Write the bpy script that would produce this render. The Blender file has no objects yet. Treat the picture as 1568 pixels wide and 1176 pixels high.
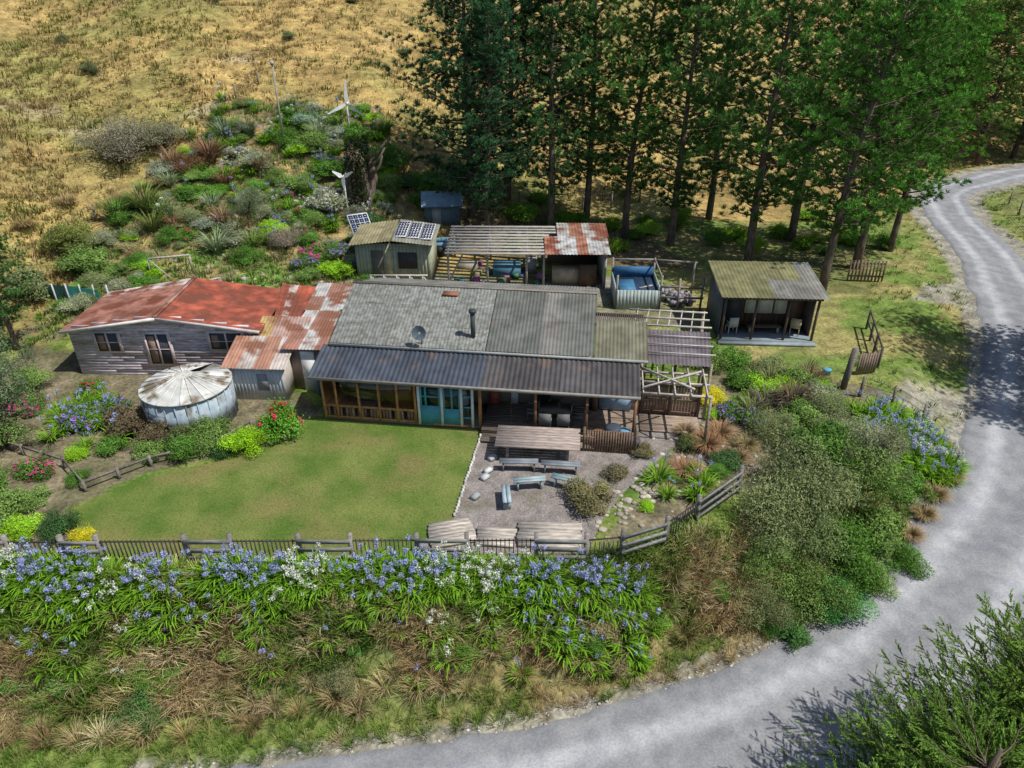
import bpy, math, numpy as np
from mathutils import Vector, Matrix
rng=np.random.default_rng(7)
U=rng.uniform
# ------------------------------------------------------------------ terrain
RC=np.array([(-90,-6,-3.6),(-60,2,-3.4),(-30,6.5,-3.1),(-16,8.2,-3.0),(-6.4,9.3,-2.9),(1.8,10.6,-2.75),(8.9,12.9,-2.45),(12.9,15.3,-2.1),(16.5,18.4,-1.75),(19.4,21.2,-1.45),(21.9,24.7,-1.1),(25.2,29.6,-.75),(27.8,34.4,-.5),(30.4,41,-.2),(32.1,46.2,0),(33.6,53,.2),(36,58.6,.5),(40.3,61.2,.8),(46,63.8,1),(60,66,1.5),(100,70,3)],float)
def catmull(P,n=12):
    out=[]
    for i in range(len(P)-1):
        p0=P[max(i-1,0)];p1=P[i];p2=P[i+1];p3=P[min(i+2,len(P)-1)]
        for k in range(n):
            t=k/n
            out.append(.5*((2*p1)+(-p0+p2)*t+(2*p0-5*p1+4*p2-p3)*t*t+(-p0+3*p1-3*p2+p3)*t**3))
    out.append(P[-1]);return np.array(out)
RD=catmull(RC)
TD=np.gradient(RD[:,:2],axis=0);TD/=np.linalg.norm(TD,axis=1)[:,None]
def ss(t):
    t=np.clip(t,0,1);return t*t*(3-2*t)
def sp(t,k=3.0): return np.log1p(np.exp(np.clip(t/k,-30,30)))*k
def rdist(x,y):
    x=np.asarray(x,float).ravel();y=np.asarray(y,float).ravel()
    d=np.empty(len(x));idx=np.empty(len(x),int)
    for a in range(0,len(x),20000):
        D=(x[a:a+20000,None]-RD[None,:,0])**2+(y[a:a+20000,None]-RD[None,:,1])**2
        i=D.argmin(1);idx[a:a+20000]=i;d[a:a+20000]=np.sqrt(D[np.arange(len(i)),i])
    side=TD[idx,0]*(y-RD[idx,1])-TD[idx,1]*(x-RD[idx,0])
    return d,side,RD[idx,2]
def vn(x,y,s,seed=0):
    x=np.asarray(x)/s+seed*17.3;y=np.asarray(y)/s+seed*5.1
    xi=np.floor(x).astype(np.int64);yi=np.floor(y).astype(np.int64);fx=ss(x-xi);fy=ss(y-yi)
    def h(a,b):
        n=(a*374761393+b*668265263+seed*1442695)&0x7fffffff
        n=((n^(n>>13))*1274126177)&0x7fffffff
        return (n&0xffff)/65535.
    return (h(xi,yi)*(1-fx)+h(xi+1,yi)*fx)*(1-fy)+(h(xi,yi+1)*(1-fx)+h(xi+1,yi+1)*fx)*fy
def fbm(x,y,s,seed=0): return .5*vn(x,y,s,seed)+.3*vn(x,y,s/2.1,seed+1)+.2*vn(x,y,s/4.3,seed+2)
def terrain(x,y):
    x=np.asarray(x,float);y=np.asarray(y,float);sh=x.shape;x=x.ravel();y=y.ravel()
    d,side,rh=rdist(x,y)
    yb=np.interp(x,[-60,-40,-20,-12,-5,5,20,40,80],[20,26,34.5,37.5,43,50,58,72,80])
    s=np.maximum(sp(y-yb)-.3,0)
    hill=.29*s+ .0006*s*s
    und=np.sin(x*.13+1+.05*y)*np.cos(y*.11+x*.03)*1.1+np.sin(x*.31+y*.17)*.35+(fbm(x,y,9,81)-.5)*2.6
    base=hill+und*np.clip(hill/6,0,1)
    off=2.6+1.6*ss((-x-2)/10)
    t=ss((d-off)/3.4)
    inner=rh*(1-t)+base*t
    outer=rh+.25*ss((d-2.6)/3)+ .1*np.maximum(d-6,0)*(y>20)
    h=np.where(side>0,inner,outer)-.05*(d<2.5)
    return h.reshape(sh)
def tz(x,y): return float(terrain(np.array([x]),np.array([y]))[0])
def inpoly(x,y,P):
    c=np.zeros(np.shape(x),bool);n=len(P)
    for i in range(n):
        x1,y1=P[i];x2,y2=P[(i+1)%n]
        if y1==y2: continue
        c^=((y1>y)!=(y2>y))&(x<(x2-x1)*(y-y1)/(y2-y1)+x1)
    return c
# ------------------------------------------------------------------ materials
MATS={}
def mat(name,c1,c2=None,scale=4,detail=6,rough=.85,attr=False,objc=False,bump=0,metal=0,stretch=(1,1,1),lo=.35,hi=.65,c3=None,s3=1,lo3=.5,hi3=.65,spec=.3,fine=0,fa=.6,fb=1.3):
    if name in MATS:return MATS[name]
    m=bpy.data.materials.new(name);m.use_nodes=True;nt=m.node_tree;N=nt.nodes;L=nt.links
    b=N["Principled BSDF"];b.inputs["Roughness"].default_value=rough;b.inputs["Metallic"].default_value=metal
    b.inputs["Specular IOR Level"].default_value=spec
    tc=N.new("ShaderNodeTexCoord");mp=N.new("ShaderNodeMapping");mp.inputs["Scale"].default_value=stretch
    L.new(tc.outputs["Object"],mp.inputs[0])
    def noise(s,det):
        n=N.new("ShaderNodeTexNoise");n.inputs["Scale"].default_value=s;n.inputs["Detail"].default_value=det;L.new(mp.outputs[0],n.inputs["Vector"]);return n
    def ramp(src,lo,hi,a,bb):
        r=N.new("ShaderNodeValToRGB");r.color_ramp.elements[0].position=lo;r.color_ramp.elements[1].position=hi
        r.color_ramp.elements[0].color=(*a,1);r.color_ramp.elements[1].color=(*bb,1);L.new(src,r.inputs[0]);return r.outputs[0]
    def mix(t,f,a,bb):
        x=N.new("ShaderNodeMix");x.data_type='RGBA';x.blend_type=t
        if isinstance(f,float):x.inputs[0].default_value=f
        else:L.new(f,x.inputs[0])
        L.new(a,x.inputs[6])
        if isinstance(bb,tuple):x.inputs[7].default_value=(*bb,1)
        else:L.new(bb,x.inputs[7])
        return x.outputs[2]
    n1=noise(scale,detail)
    col=ramp(n1.outputs[0],lo,hi,c1,c2 if c2 else c1)
    if attr:
        a=N.new("ShaderNodeAttribute");a.attribute_name="Col";col=mix('MULTIPLY',1.0,col,a.outputs["Color"])
    if objc:
        a=N.new("ShaderNodeObjectInfo");col=mix('MULTIPLY',1.0,col,a.outputs["Color"])
    if c3:
        n3=noise(s3,8);f=ramp(n3.outputs[0],lo3,hi3,(0,0,0),(1,1,1));col=mix('MIX',f,col,c3)
    if fine:
        n4=noise(fine,3);f=ramp(n4.outputs[0],.3,.7,(fa,fa,fa),(fb,fb,fb));col=mix('MULTIPLY',1.0,col,f)
    L.new(col,b.inputs["Base Color"])
    if bump:
        bp=N.new("ShaderNodeBump");bp.inputs["Strength"].default_value=bump;bp.inputs["Distance"].default_value=.05
        n5=noise(scale*4,4);L.new(n5.outputs[0],bp.inputs["Height"]);L.new(bp.outputs[0],b.inputs["Normal"])
    MATS[name]=m;return m
def leafmat(name,objc=False,trans=.3):
    m=bpy.data.materials.new(name);m.use_nodes=True;nt=m.node_tree;N=nt.nodes;L=nt.links
    N.remove(N["Principled BSDF"])
    a=N.new("ShaderNodeAttribute");a.attribute_name="Col";col=a.outputs["Color"]
    if objc:
        o=N.new("ShaderNodeObjectInfo");x=N.new("ShaderNodeMix");x.data_type='RGBA';x.blend_type='MULTIPLY';x.inputs[0].default_value=1
        L.new(col,x.inputs[6]);L.new(o.outputs["Color"],x.inputs[7]);col=x.outputs[2]
    d=N.new("ShaderNodeBsdfDiffuse");t=N.new("ShaderNodeBsdfTranslucent");mx=N.new("ShaderNodeMixShader");mx.inputs[0].default_value=trans
    L.new(col,d.inputs[0]);L.new(col,t.inputs[0]);L.new(d.outputs[0],mx.inputs[1]);L.new(t.outputs[0],mx.inputs[2])
    L.new(mx.outputs[0],N["Material Output"].inputs[0]);return m
LEAF=leafmat("leaf");LEAFO=leafmat("leaf_tinted",True);FLOW=leafmat("petal",False,.2);NEEDLE=leafmat("pine_needles",True,.14)
def glassmat():
    m=bpy.data.materials.new("window_glass");m.use_nodes=True;nt=m.node_tree;N=nt.nodes;L=nt.links;N.remove(N["Principled BSDF"])
    t=N.new("ShaderNodeBsdfTransparent");t.inputs[0].default_value=(.75,.8,.8,1);g=N.new("ShaderNodeBsdfGlossy");g.inputs["Roughness"].default_value=.03
    fr=N.new("ShaderNodeFresnel");fr.inputs[0].default_value=1.6;mx=N.new("ShaderNodeMixShader");L.new(fr.outputs[0],mx.inputs[0]);L.new(t.outputs[0],mx.inputs[1]);L.new(g.outputs[0],mx.inputs[2])
    L.new(mx.outputs[0],N["Material Output"].inputs[0]);return m
GLASS=glassmat()
# ------------------------------------------------------------------ mesh batch
class MB:
    def __init__(s): s.V=[];s.C=[];s.F=[];s.M=[];s.n=0
    def add(s,V,F,col=(1,1,1),mi=0):
        V=np.asarray(V,float);F=np.asarray(F,int)
        C=np.broadcast_to(np.asarray(col,float),(len(V),3))
        s.V.append(V);s.C.append(C);s.F.append(F+s.n);s.M.append(np.full(len(F),mi));s.n+=len(V)
    def box(s,c,sz,rz=0,col=(1,1,1),mi=0,M=None):
        x,y,z=[a/2 for a in sz]
        V=np.array([(-x,-y,-z),(x,-y,-z),(x,y,-z),(-x,y,-z),(-x,-y,z),(x,-y,z),(x,y,z),(-x,y,z)])
        if M is not None: V=V@np.array(M).T
        if rz: 
            cc,sn=math.cos(rz),math.sin(rz);V=V@np.array([[cc,sn,0],[-sn,cc,0],[0,0,1]])
        s.add(V+np.array(c),[(0,3,2,1),(4,5,6,7),(0,1,5,4),(1,2,6,5),(2,3,7,6),(3,0,4,7)],col,mi)
    def bx(s,x0,x1,y0,y1,z0,z1,col=(1,1,1),mi=0): s.box(((x0+x1)/2,(y0+y1)/2,(z0+z1)/2),(x1-x0,y1-y0,z1-z0),0,col,mi)
    def beam(s,p,q,w=.1,h=.1,col=(1,1,1),mi=0):
        p=np.array(p,float);q=np.array(q,float);d=q-p;l=np.linalg.norm(d);d/=l
        up=np.array([0,0,1.]) if abs(d[2])<.95 else np.array([0,1.,0])
        a=np.cross(up,d);a/=np.linalg.norm(a);b=np.cross(d,a)
        s.box((p+q)/2,(l,w,h),0,col,mi,M=np.stack([d,a,b],1))
    def tube(s,pts,rad,n=8,col=(1,1,1),mi=0,cap=True):
        pts=np.array(pts,float);k=len(pts);rad=np.broadcast_to(rad,(k,))
        d=np.gradient(pts,axis=0);d/=np.maximum(np.linalg.norm(d,axis=1)[:,None],1e-6)
        up=np.array([0,0,1.]) if abs(d[0][2])<.9 else np.array([0,1.,0])
        V=[]
        for i in range(k):
            a=np.cross(up,d[i]);a/=max(np.linalg.norm(a),1e-6);b=np.cross(d[i],a)
            th=np.arange(n)/n*2*math.pi
            V.append(pts[i]+rad[i]*(np.cos(th)[:,None]*a+np.sin(th)[:,None]*b))
        F=[]
        for i in range(k-1):
            for j in range(n): F.append((i*n+j,i*n+(j+1)%n,(i+1)*n+(j+1)%n,(i+1)*n+j))
        V=np.concatenate(V)
        if cap:
            V=np.concatenate([V,pts[:1],pts[-1:]]);m=k*n
            for j in range(0,n,2):
                F.append((m,(j+2)%n,(j+1)%n,j));o=(k-1)*n
                F.append((m+1,o+j,o+(j+1)%n,o+(j+2)%n))
        s.add(V,F,col,mi)
    def build(s,name,mats,parent=None,loc=None,smooth=False,rz=0,coll=True):
        V=np.concatenate(s.V);C=np.concatenate(s.C);F=np.concatenate(s.F);M=np.concatenate(s.M)
        me=bpy.data.meshes.new(name);me.vertices.add(len(V));me.vertices.foreach_set("co",V.astype(np.float32).ravel())
        me.loops.add(F.size);me.loops.foreach_set("vertex_index",F.astype(np.int32).ravel())
        me.polygons.add(len(F));me.polygons.foreach_set("loop_start",(np.arange(len(F))*4).astype(np.int32))
        me.polygons.foreach_set("material_index",M.astype(np.int32))
        if smooth: me.polygons.foreach_set("use_smooth",np.ones(len(F),bool))
        me.update(calc_edges=True)
        a=me.color_attributes.new("Col",'FLOAT_COLOR','POINT');a.data.foreach_set("color",np.concatenate([C,np.ones((len(C),1))],1).astype(np.float32).ravel())
        for m in (mats if isinstance(mats,(list,tuple)) else [mats]): me.materials.append(m)
        if not coll: return me
        return obj(name,me,parent,loc,rz)
def obj(name,me,parent=None,loc=None,rz=0,sc=None,color=None):
    o=bpy.data.objects.new(name,me);bpy.context.collection.objects.link(o)
    if parent: o.parent=parent
    if loc is not None:o.location=loc
    o.rotation_euler[2]=rz
    if sc is not None:o.scale=sc if isinstance(sc,(tuple,list)) else (sc,)*3
    if color is not None:o.color=(*color,1)
    return o
def empty(name,loc=(0,0,0),rz=0):
    o=bpy.data.objects.new(name,None);o.location=loc;o.rotation_euler[2]=rz;o.empty_display_size=.3;bpy.context.collection.objects.link(o);return o
def quads(P,T,B,L,W):
    n=len(P);V=np.empty((n,4,3));L=np.broadcast_to(L,(n,))[:,None];W=np.broadcast_to(W,(n,))[:,None]
    V[:,0]=P-T*L/2;V[:,1]=P+B*W/2;V[:,2]=P+T*L/2;V[:,3]=P-B*W/2
    return V.reshape(-1,3),np.arange(n*4).reshape(n,4)
def rdir(n):
    d=rng.normal(size=(n,3));return d/np.linalg.norm(d,axis=1)[:,None]
def nrm(a): return a/np.maximum(np.linalg.norm(a,axis=-1,keepdims=True),1e-6)
def leaves(mb,P,N,L,W,col,jit=.6,mi=0):
    n=len(P);N=nrm(N+jit*rdir(n));T=nrm(np.cross(N,rdir(n)));B=np.cross(N,T)
    V,F=quads(P,T,B,L,W);mb.add(V,F,np.repeat(np.broadcast_to(col,(n,3)),4,axis=0),mi)
def strips(mb,base,dirh,length,width,droop,col,segs=3,up0=1.2,mi=0):
    n=len(base);D=np.stack([np.cos(dirh),np.sin(dirh),np.zeros(n)],1);S=np.stack([-np.sin(dirh),np.cos(dirh),np.zeros(n)],1)
    V=np.empty((n,segs+1,2,3));p=base.copy();ang=up0*np.ones(n)+U(-.2,.25,n);L=np.broadcast_to(length,(n,));Wd=np.broadcast_to(width,(n,))
    for k in range(segs+1):
        w=(Wd*(1-(k/segs)**2*.92)/2)[:,None]
        V[:,k,0]=p-S*w;V[:,k,1]=p+S*w
        p=p+(D*np.cos(ang)[:,None]+np.array([0,0,1.])*np.sin(ang)[:,None])*(L/segs)[:,None]
        ang=ang-droop*2.2/segs
    F=[]
    for k in range(segs): F.append(np.stack([2*k,2*k+1,2*k+3,2*k+2]))
    F=(np.array(F)[None]+ (np.arange(n)*(segs+1)*2)[:,None,None]).reshape(-1,4)
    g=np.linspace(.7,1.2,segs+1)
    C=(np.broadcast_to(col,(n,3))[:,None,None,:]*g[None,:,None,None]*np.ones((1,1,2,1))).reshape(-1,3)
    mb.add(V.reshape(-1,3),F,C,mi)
def tpl(fn):
    mb=MB();fn(mb);return np.concatenate(mb.V),np.concatenate(mb.F),np.concatenate(mb.C),np.concatenate(mb.M)
def scatter(mb,tpls,X,Y,S,col=None,zoff=0,sz=None):
    n=len(X);Z=terrain(X,Y)+zoff;R=U(0,6.28,n);which=rng.integers(0,len(tpls),n)
    col=np.ones((n,3)) if col is None else np.broadcast_to(col,(n,3));S=np.broadcast_to(S,(n,))
    for k,(V,F,C,M) in enumerate(tpls):
        i=np.where(which==k)[0]
        if not len(i):continue
        c,s=np.cos(R[i])[:,None],np.sin(R[i])[:,None];s_=S[i][:,None]
        P=np.stack([(V[:,0]*c-V[:,1]*s)*s_+X[i][:,None],(V[:,0]*s+V[:,1]*c)*s_+Y[i][:,None],V[:,2]*s_*(1 if sz is None else sz)+Z[i][:,None]],-1)
        FF=(F[None]+(np.arange(len(i))*len(V))[:,None,None]).reshape(-1,4)
        leafm=C[None]*col[i][:,None,:]
        mb.V.append(P.reshape(-1,3));mb.C.append(leafm.reshape(-1,3));mb.F.append(FF+mb.n);mb.M.append(np.tile(M,len(i)));mb.n+=len(i)*len(V)
# ------------------------------------------------------------------ ground
LAWN=[(-1.35,23.45),(-1.95,18.65),(-3.0,17.35),(-3.2,16.75),(-13.4,16.7),(-15.2,18.6),(-15.0,19.5),(-13.6,20.7),(-12.3,21.4),(-10.2,22.1),(-8.9,23.4),(-8.6,24.9),(-7.9,25.0),(-1.4,24.1)]
PATIO=[(-1.2,24.3),(-1.95,18.6),(-3.0,17.3),(-2.9,16.8),(2.4,16.8),(3.0,18.3),(3.9,19.8),(5.2,21.4),(6.6,23.0),(8.0,24.8),(8,26),(-1,25.5)]
gx=np.concatenate([np.linspace(-300,-42,40)[:-1],np.arange(-42,-18,.4),np.arange(-18,16,.22),np.arange(16,48,.4),np.linspace(48,300,40)])
gy=np.concatenate([np.linspace(-60,2,10)[:-1],np.arange(2,12,.4),np.arange(12,28,.22),np.arange(28,90,.4),np.linspace(90,500,100)])
X,Y=np.meshgrid(gx,gy);Z=terrain(X,Y)
x=X.ravel();y=Y.ravel();z=Z.ravel()
d,side,rh=rdist(x,y)
n1=fbm(x,y,9,1);n2=fbm(x,y,2.2,5);n3=fbm(x,y,.8,9)
def L3(a,b,t):return np.array(a)*(1-t[:,None])+np.array(b)*t[:,None]
gold=L3((.35,.25,.1),(.23,.215,.075),ss((n1-.38)*3.2))
tb=vn(x*.35+y*.1,z*2.2,1.,33)  # height bands put tuft-row shadow and dark gorse lines into the grass colour
gold=gold*(.55+.55*n2+.35*tb)[:,None]
ero=ss((fbm(x*.6,y+z,5,95)-.74)*9)[:,None]*.7;gold=gold*(1-ero)+np.array((.36,.3,.2))*ero
grn=L3((.1,.17,.03),(.22,.22,.07),ss((n2-.35)*3))
soil=L3((.24,.19,.14),(.13,.12,.07),ss(n3*1.5))
drive=L3((.3,.28,.25),(.2,.2,.1),ss((n2-.3)*2.5))
col=gold.copy()
inn=side>0
def blend(mask,c,soft=None):
    global col
    m=np.clip(np.asarray(mask,float),0,1)[:,None];col=col*(1-m)+c*m
flat=ss((38+ (n2-.5)*5-(y-np.interp(x,[-40,-20,-5,10,30],[-14,-3,2,12,14])))/2)
blend(inn*flat,grn)
blend(inn*(x>8)*(x<30)*(y>24)*(y<52),L3((.13,.19,.045),(.27,.24,.1),ss((n2-.35)*3)))
garden=[(-25,30),(-24,47),(-20,58),(-10,58),(-7,48),(-4,42),(-9,38),(-12,34),(-20,33.5)]
blend(inpoly(x,y,garden)*(.3+.6*(n3>.5)),soil)
blend(inpoly(x,y,[(-21,34.5),(-21,40),(-16,42),(-12,39),(-13,35)])*ss((n2-.3)*4),L3((.1,.22,.03),(.18,.25,.08),n3))
blend(inpoly(x,y,[(-24,16.5),(-13.4,16.5),(-15.4,19),(-13.8,21),(-9,23.3),(-8,25.5),(-12,29),(-24,31)]),soil)
blend(inpoly(x,y,[(-10,33),(-10,41),(8,41),(10,34)]),drive*.8)
blend(inpoly(x,y,[(2.4,16.6),(8,19.8),(14,22),(17,27),(10,30),(8,26),(6,22)]),soil*1.1)
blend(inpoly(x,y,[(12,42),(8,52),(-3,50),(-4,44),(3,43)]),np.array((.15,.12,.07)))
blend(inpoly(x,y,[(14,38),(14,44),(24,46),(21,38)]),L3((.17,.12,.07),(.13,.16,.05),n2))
bank=inn*(z<-.15)*(y<24)
blend(bank,L3((.24,.19,.09),(.13,.16,.05),ss((n2-.4)*3))) 
blend(inn*(x<1)*(d<5.4)*(y<16)*ss((-x-1)/6),L3((.12,.2,.04),(.24,.25,.09),n2))
blend((~inn)*(y<70),L3((.12,.19,.045),(.24,.23,.09),n2))
rg=L3((.3,.29,.27),(.21,.19,.13),n3)
blend((d<2.85+.6*(n2-.5))*(y<75),rg)
blend(inn*(d<5.2)*(y>23)*(y<30)*ss((n2-.4)*4),rg)
blend(inpoly(x,y,[(23,37.5),(30,37.5),(31,42),(25,40)])*ss(n2*1.6),rg)
mb=MB();nx=len(gx);ny=len(gy);I=np.arange(nx*ny).reshape(ny,nx)
Fc=np.stack([I[:-1,:-1],I[:-1,1:],I[1:,1:],I[1:,:-1]],-1).reshape(-1,4)
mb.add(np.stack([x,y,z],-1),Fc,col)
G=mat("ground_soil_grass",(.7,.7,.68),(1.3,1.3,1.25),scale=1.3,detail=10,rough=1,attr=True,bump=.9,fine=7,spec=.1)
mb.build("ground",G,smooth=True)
def sheet(name,P,zz,m):
    me=bpy.data.meshes.new(name);me.from_pydata([(a,b,zz) for a,b in P],[],[list(range(len(P)))[::-1]]);me.materials.append(m);me.update()
    o=obj(name,me)
    if me.polygons[0].normal.z<0: me.flip_normals()
    return o
LM=mat("lawn_grass",(.08,.135,.024),(.155,.185,.05),scale=.6,detail=12,rough=1,lo=.38,hi=.64,c3=(.19,.16,.065),s3=.38,lo3=.48,hi3=.72,fine=16,fa=.7,fb=1.22,bump=.5,spec=.1)
sheet("lawn",LAWN,.012,LM)
PM=mat("patio_gravel",(.17,.15,.135),(.28,.25,.235),scale=2,detail=12,rough=1,fine=25,bump=.8,spec=.1,c3=(.15,.14,.09),s3=.7,lo3=.56,hi3=.75)
sheet("gravel_patio",PATIO,.02,PM)
# road
mb=MB();Nn=np.stack([-TD[:,1],TD[:,0]],1);wid=np.interp(RD[:,1],[0,20,40,60],[2.45,2.35,2.1,1.7])
K=29;cs=np.linspace(-1,1,K);V=[]
for i in range(len(RD)):
    wj=wid[i]+.4*(float(vn(i*1.0,0.,1.3,3))-.5)
    for c in cs:
        V.append((RD[i,0]+Nn[i,0]*wj*c,RD[i,1]+Nn[i,1]*wj*c,RD[i,2]+.03*(1-c*c)+(.0 if abs(c)<.99 else -.05)))
V=np.array(V);F=[]
for i in range(len(RD)-1):
    for k in range(K-1):F.append((i*K+k,(i+1)*K+k,(i+1)*K+k+1,i*K+k+1)[::-1])
prof=np.interp(cs,[-1,-.9,-.7,-.58,-.45,-.3,-.05,.1,.25,.42,.55,.68,.88,1],[.78,.82,.86,1.25,1.22,.86,.8,.88,.84,1.25,1.28,.88,.82,.7])
C=np.tile(prof,len(RD))*(.9+.2*fbm(V[:,0],V[:,1],1.2,12))
mb.add(V,F,C[:,None]*np.array((1,.99,.98)))
RM=mat("road_gravel",(.235,.245,.265),(.315,.32,.335),scale=1.6,detail=15,rough=.95,attr=True,bump=.3,fine=15,fa=.84,fb=1.15,spec=.1,lo=.38,hi=.64)
mb.build("gravel_road",RM,smooth=True)
# ------------------------------------------------------------------ material set
TIMB=mat("weathered_timber",(.2,.19,.18),(.38,.36,.33),scale=3,stretch=(1,6,6),attr=True,rough=.9,bump=.2)
PAINT=mat("painted_surface",(.75,.75,.75),(1,1,1),scale=3,attr=True,rough=.6)
METAL=mat("corrugated_iron",(.7,.7,.7),(1.15,1.15,1.15),scale=1.8,attr=True,rough=.6,metal=.1,c3=(.13,.09,.07),s3=1.3,lo3=.6,hi3=.8)
MOSSY=mat("mossy_iron",(.66,.66,.64),(1.2,1.2,1.17),scale=4,detail=10,attr=True,rough=.85,c3=(.12,.12,.1),s3=4.5,lo3=.5,hi3=.66)
RUST=mat("rusty_iron",(.6,.6,.6),(1.2,1.2,1.2),scale=2,attr=True,rough=.8,c3=(.15,.05,.03),s3=1.1,lo3=.45,hi3=.6)
SILV=mat("silver_rust_iron",(.7,.7,.7),(1.1,1.1,1.1),scale=2,attr=True,rough=.5,c3=(.2,.09,.055),s3=.9,lo3=.46,hi3=.56)
CONC=mat("concrete",(.35,.37,.38),(.55,.56,.55),scale=3,rough=.9,c3=(.2,.22,.22),s3=2,lo3=.5,hi3=.7)
BARK=mat("bark",(.08,.06,.045),(.2,.155,.12),scale=6,stretch=(1,1,.3),rough=1,bump=.6)
ROCK=mat("rock",(.25,.24,.22),(.5,.48,.44),scale=3,rough=.95,attr=True,bump=.4)
PV=mat("solar_cells",(.02,.03,.07),(.03,.05,.1),scale=3,rough=.15,spec=.8)
def corr(mb,A,B,Cc,D,nu,nv,colf,period=.19,amp=.018,mi=0,lift=0):
    A,B,Cc,D=[np.array(p,float) for p in(A,B,Cc,D)]
    n=np.cross(B-A,D-A);n/=np.linalg.norm(n);W=np.linalg.norm(B-A)
    for j in range(nv):
        for i in range(nu):
            u=np.linspace(i/nu,(i+1)/nu,max(int(W/nu/period*5),2));v=np.array([max(j/nv-.01,0),(j+1)/nv])
            uu,vv=np.meshgrid(u,v)
            P=(A[None,None]*(1-uu)[...,None]+B*uu[...,None])*(1-vv)[...,None]+(D*(1-uu)[...,None]+Cc*uu[...,None])*vv[...,None]
            P=P+n*(amp*np.sin(uu*W/period*2*math.pi)+.004*((i+j)%2)+.008*j+lift+U(0,.004))[...,None]
            m=len(u);I=np.arange(2*m).reshape(2,m);F=np.stack([I[0,:-1],I[0,1:],I[1,1:],I[1,:-1]],-1)
            mb.add(P.reshape(-1,3),F,colf(i,j,nu,nv),mi)
def ju(c,a=.12): return tuple(np.array(c)*U(1-a,1+a))
# ------------------------------------------------------------------ farmhouse
H=empty("farmhouse",(-7.6,26.3,0),math.radians(-7))
mb=MB()
corr(mb,(-.3,-1.95,2.25),(12.8,-1.95,2.25),(12.8,.02,2.72),(-.3,.02,2.72),17,1,lambda i,j,a,b:ju((.05,.06,.08) if i<9 else (.07,.065,.066),.18),.2,.025)
mb.build("veranda_roof",METAL,H)
mb=MB()
corr(mb,(0,-.05,2.85),(6.55,-.05,2.85),(6.55,3.7,4.02),(0,3.7,4.02),8,3,lambda i,j,a,b:ju((.2,.205,.195),.13),.15,.014)
mb.build("mossy_roof",MOSSY,H)
mb=MB()
corr(mb,(6.58,-.05,2.86),(10.95,-.05,2.86),(10.95,3.7,4.03),(6.58,3.7,4.03),6,2,lambda i,j,a,b:ju((.125,.13,.115) if i!=3 else (.17,.165,.15),.12),.15,.014)
corr(mb,(10.98,-.05,2.8),(13.1,-.05,2.8),(13.1,2.3,3.45),(10.98,2.3,3.45),3,1,lambda i,j,a,b:ju((.15,.145,.1),.12),.15,.014)
corr(mb,(10.95,7.3,2.85),(0,7.3,2.85),(0,3.7,4.02),(10.95,3.7,4.02),9,1,lambda i,j,a,b:ju((.2,.2,.19)),.15,.014)
mb.build("green_roof",METAL,H)
mb=MB()
mb.bx(-.05,11,3.6,3.8,4.03,4.07,(.22,.2,.17));mb.bx(-.3,12.8,-2.0,-1.96,2.14,2.27,(.3,.28,.26))
for k in range(24): mb.bx(10.9+k*.09,10.95+k*.09,2.5,3.5,3.2,3.24,(.12,.1,.09))
mb.bx(10.9,13.1,2.45,2.5,3.05,3.2,(.2,.17,.15));mb.bx(10.9,13.1,3.5,3.55,3.05,3.2,(.2,.17,.15))
mb.bx(-.02,.02,-.05,3.7,2.7,2.78,(.3,.3,.3));mb.bx(0,13.1,-.13,-.06,2.74,2.84,(.32,.34,.33))
mb.bx(4.2,4.9,3.0,3.4,3.88,3.95,(.3,.12,.07))
mb.build("ridge_and_gutter",PAINT,H)
mb=MB()
wc=(.3,.2,.14)
mb.bx(.1,12.95,.3,.4,0,2.7,(.33,.27,.22));mb.bx(.1,.2,.4,7,0,2.75,(.3,.28,.26));mb.bx(12.85,12.95,.4,4,0,2.75,(.3,.25,.22));mb.bx(.1,11,7,7.1,0,2.75,wc)
for k in range(14):
    zz=2.75+k*.085;f=(zz-2.75)/1.2
    mb.bx(.1,.2,.4+f*3.3,7-f*3.3,zz,zz+.085,(.3,.28,.26));mb.bx(10.85,10.95,.4+f*3.3,7-f*3.3,zz,zz+.085,(.3,.25,.22))
mb.bx(0,6.6,-1.5,.3,.0,.12,(.3,.25,.2))
mb.build("walls",PAINT,H)
mb=MB()
OR=(1.1,.56,.24);OD=(.5,.25,.12)
posts=[0,.55,1.5,2.35,3.1,3.85]
for p in posts: mb.bx(p,p+.09,-1.56,-1.47,.1,2.2,ju(OR))
mb.bx(6.5,6.62,-1.58,-1.46,.1,2.2,OR)
mb.bx(0,6.6,-1.545,-1.485,2.08,2.18,OR)
for zz in (.12,.66): mb.bx(0,3.95,-1.545,-1.485,zz,zz+.1,OR)
for k in range(30):
    if k%4!=2: mb.bx(.02+k*.13,.12+k*.13,-1.53,-1.50,.2,.66,ju((.6,.38,.22),.4))
for k in range(8): mb.bx(0,.06,-1.45+k*.22,-1.3+k*.22,.1,.66,ju(OD,.3))
for yy in (-1.0,-.4): mb.bx(0,.08,yy,yy+.08,.1,2.3,OR)
mb.bx(0,.08,-1.47,.3,.66,.74,OR)
mb.bx(-.02,.1,-1.9,.3,2.1,2.2,OD)
for xx in (8.75,10.75,12.6): mb.bx(xx,xx+.11,-1.88,-1.77,0,2.2,ju((.55,.28,.15)))
mb.bx(6.6,12.7,-1.87,-1.79,2.1,2.24,(.4,.22,.13))
mb.build("orange_timber_frame",mat("stained_timber",(.28,.26,.24),(.5,.48,.45),scale=4,stretch=(3,3,1),attr=True),H)
mb=MB()
mb.bx(.05,3.9,-1.52,-1.51,.74,2.08);mb.bx(.03,.035,-1.45,.25,.74,2.1);mb.bx(4.12,6.1,-1.52,-1.51,.5,2.02)
mb.build("glass",GLASS,H)
mb=MB()
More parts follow.
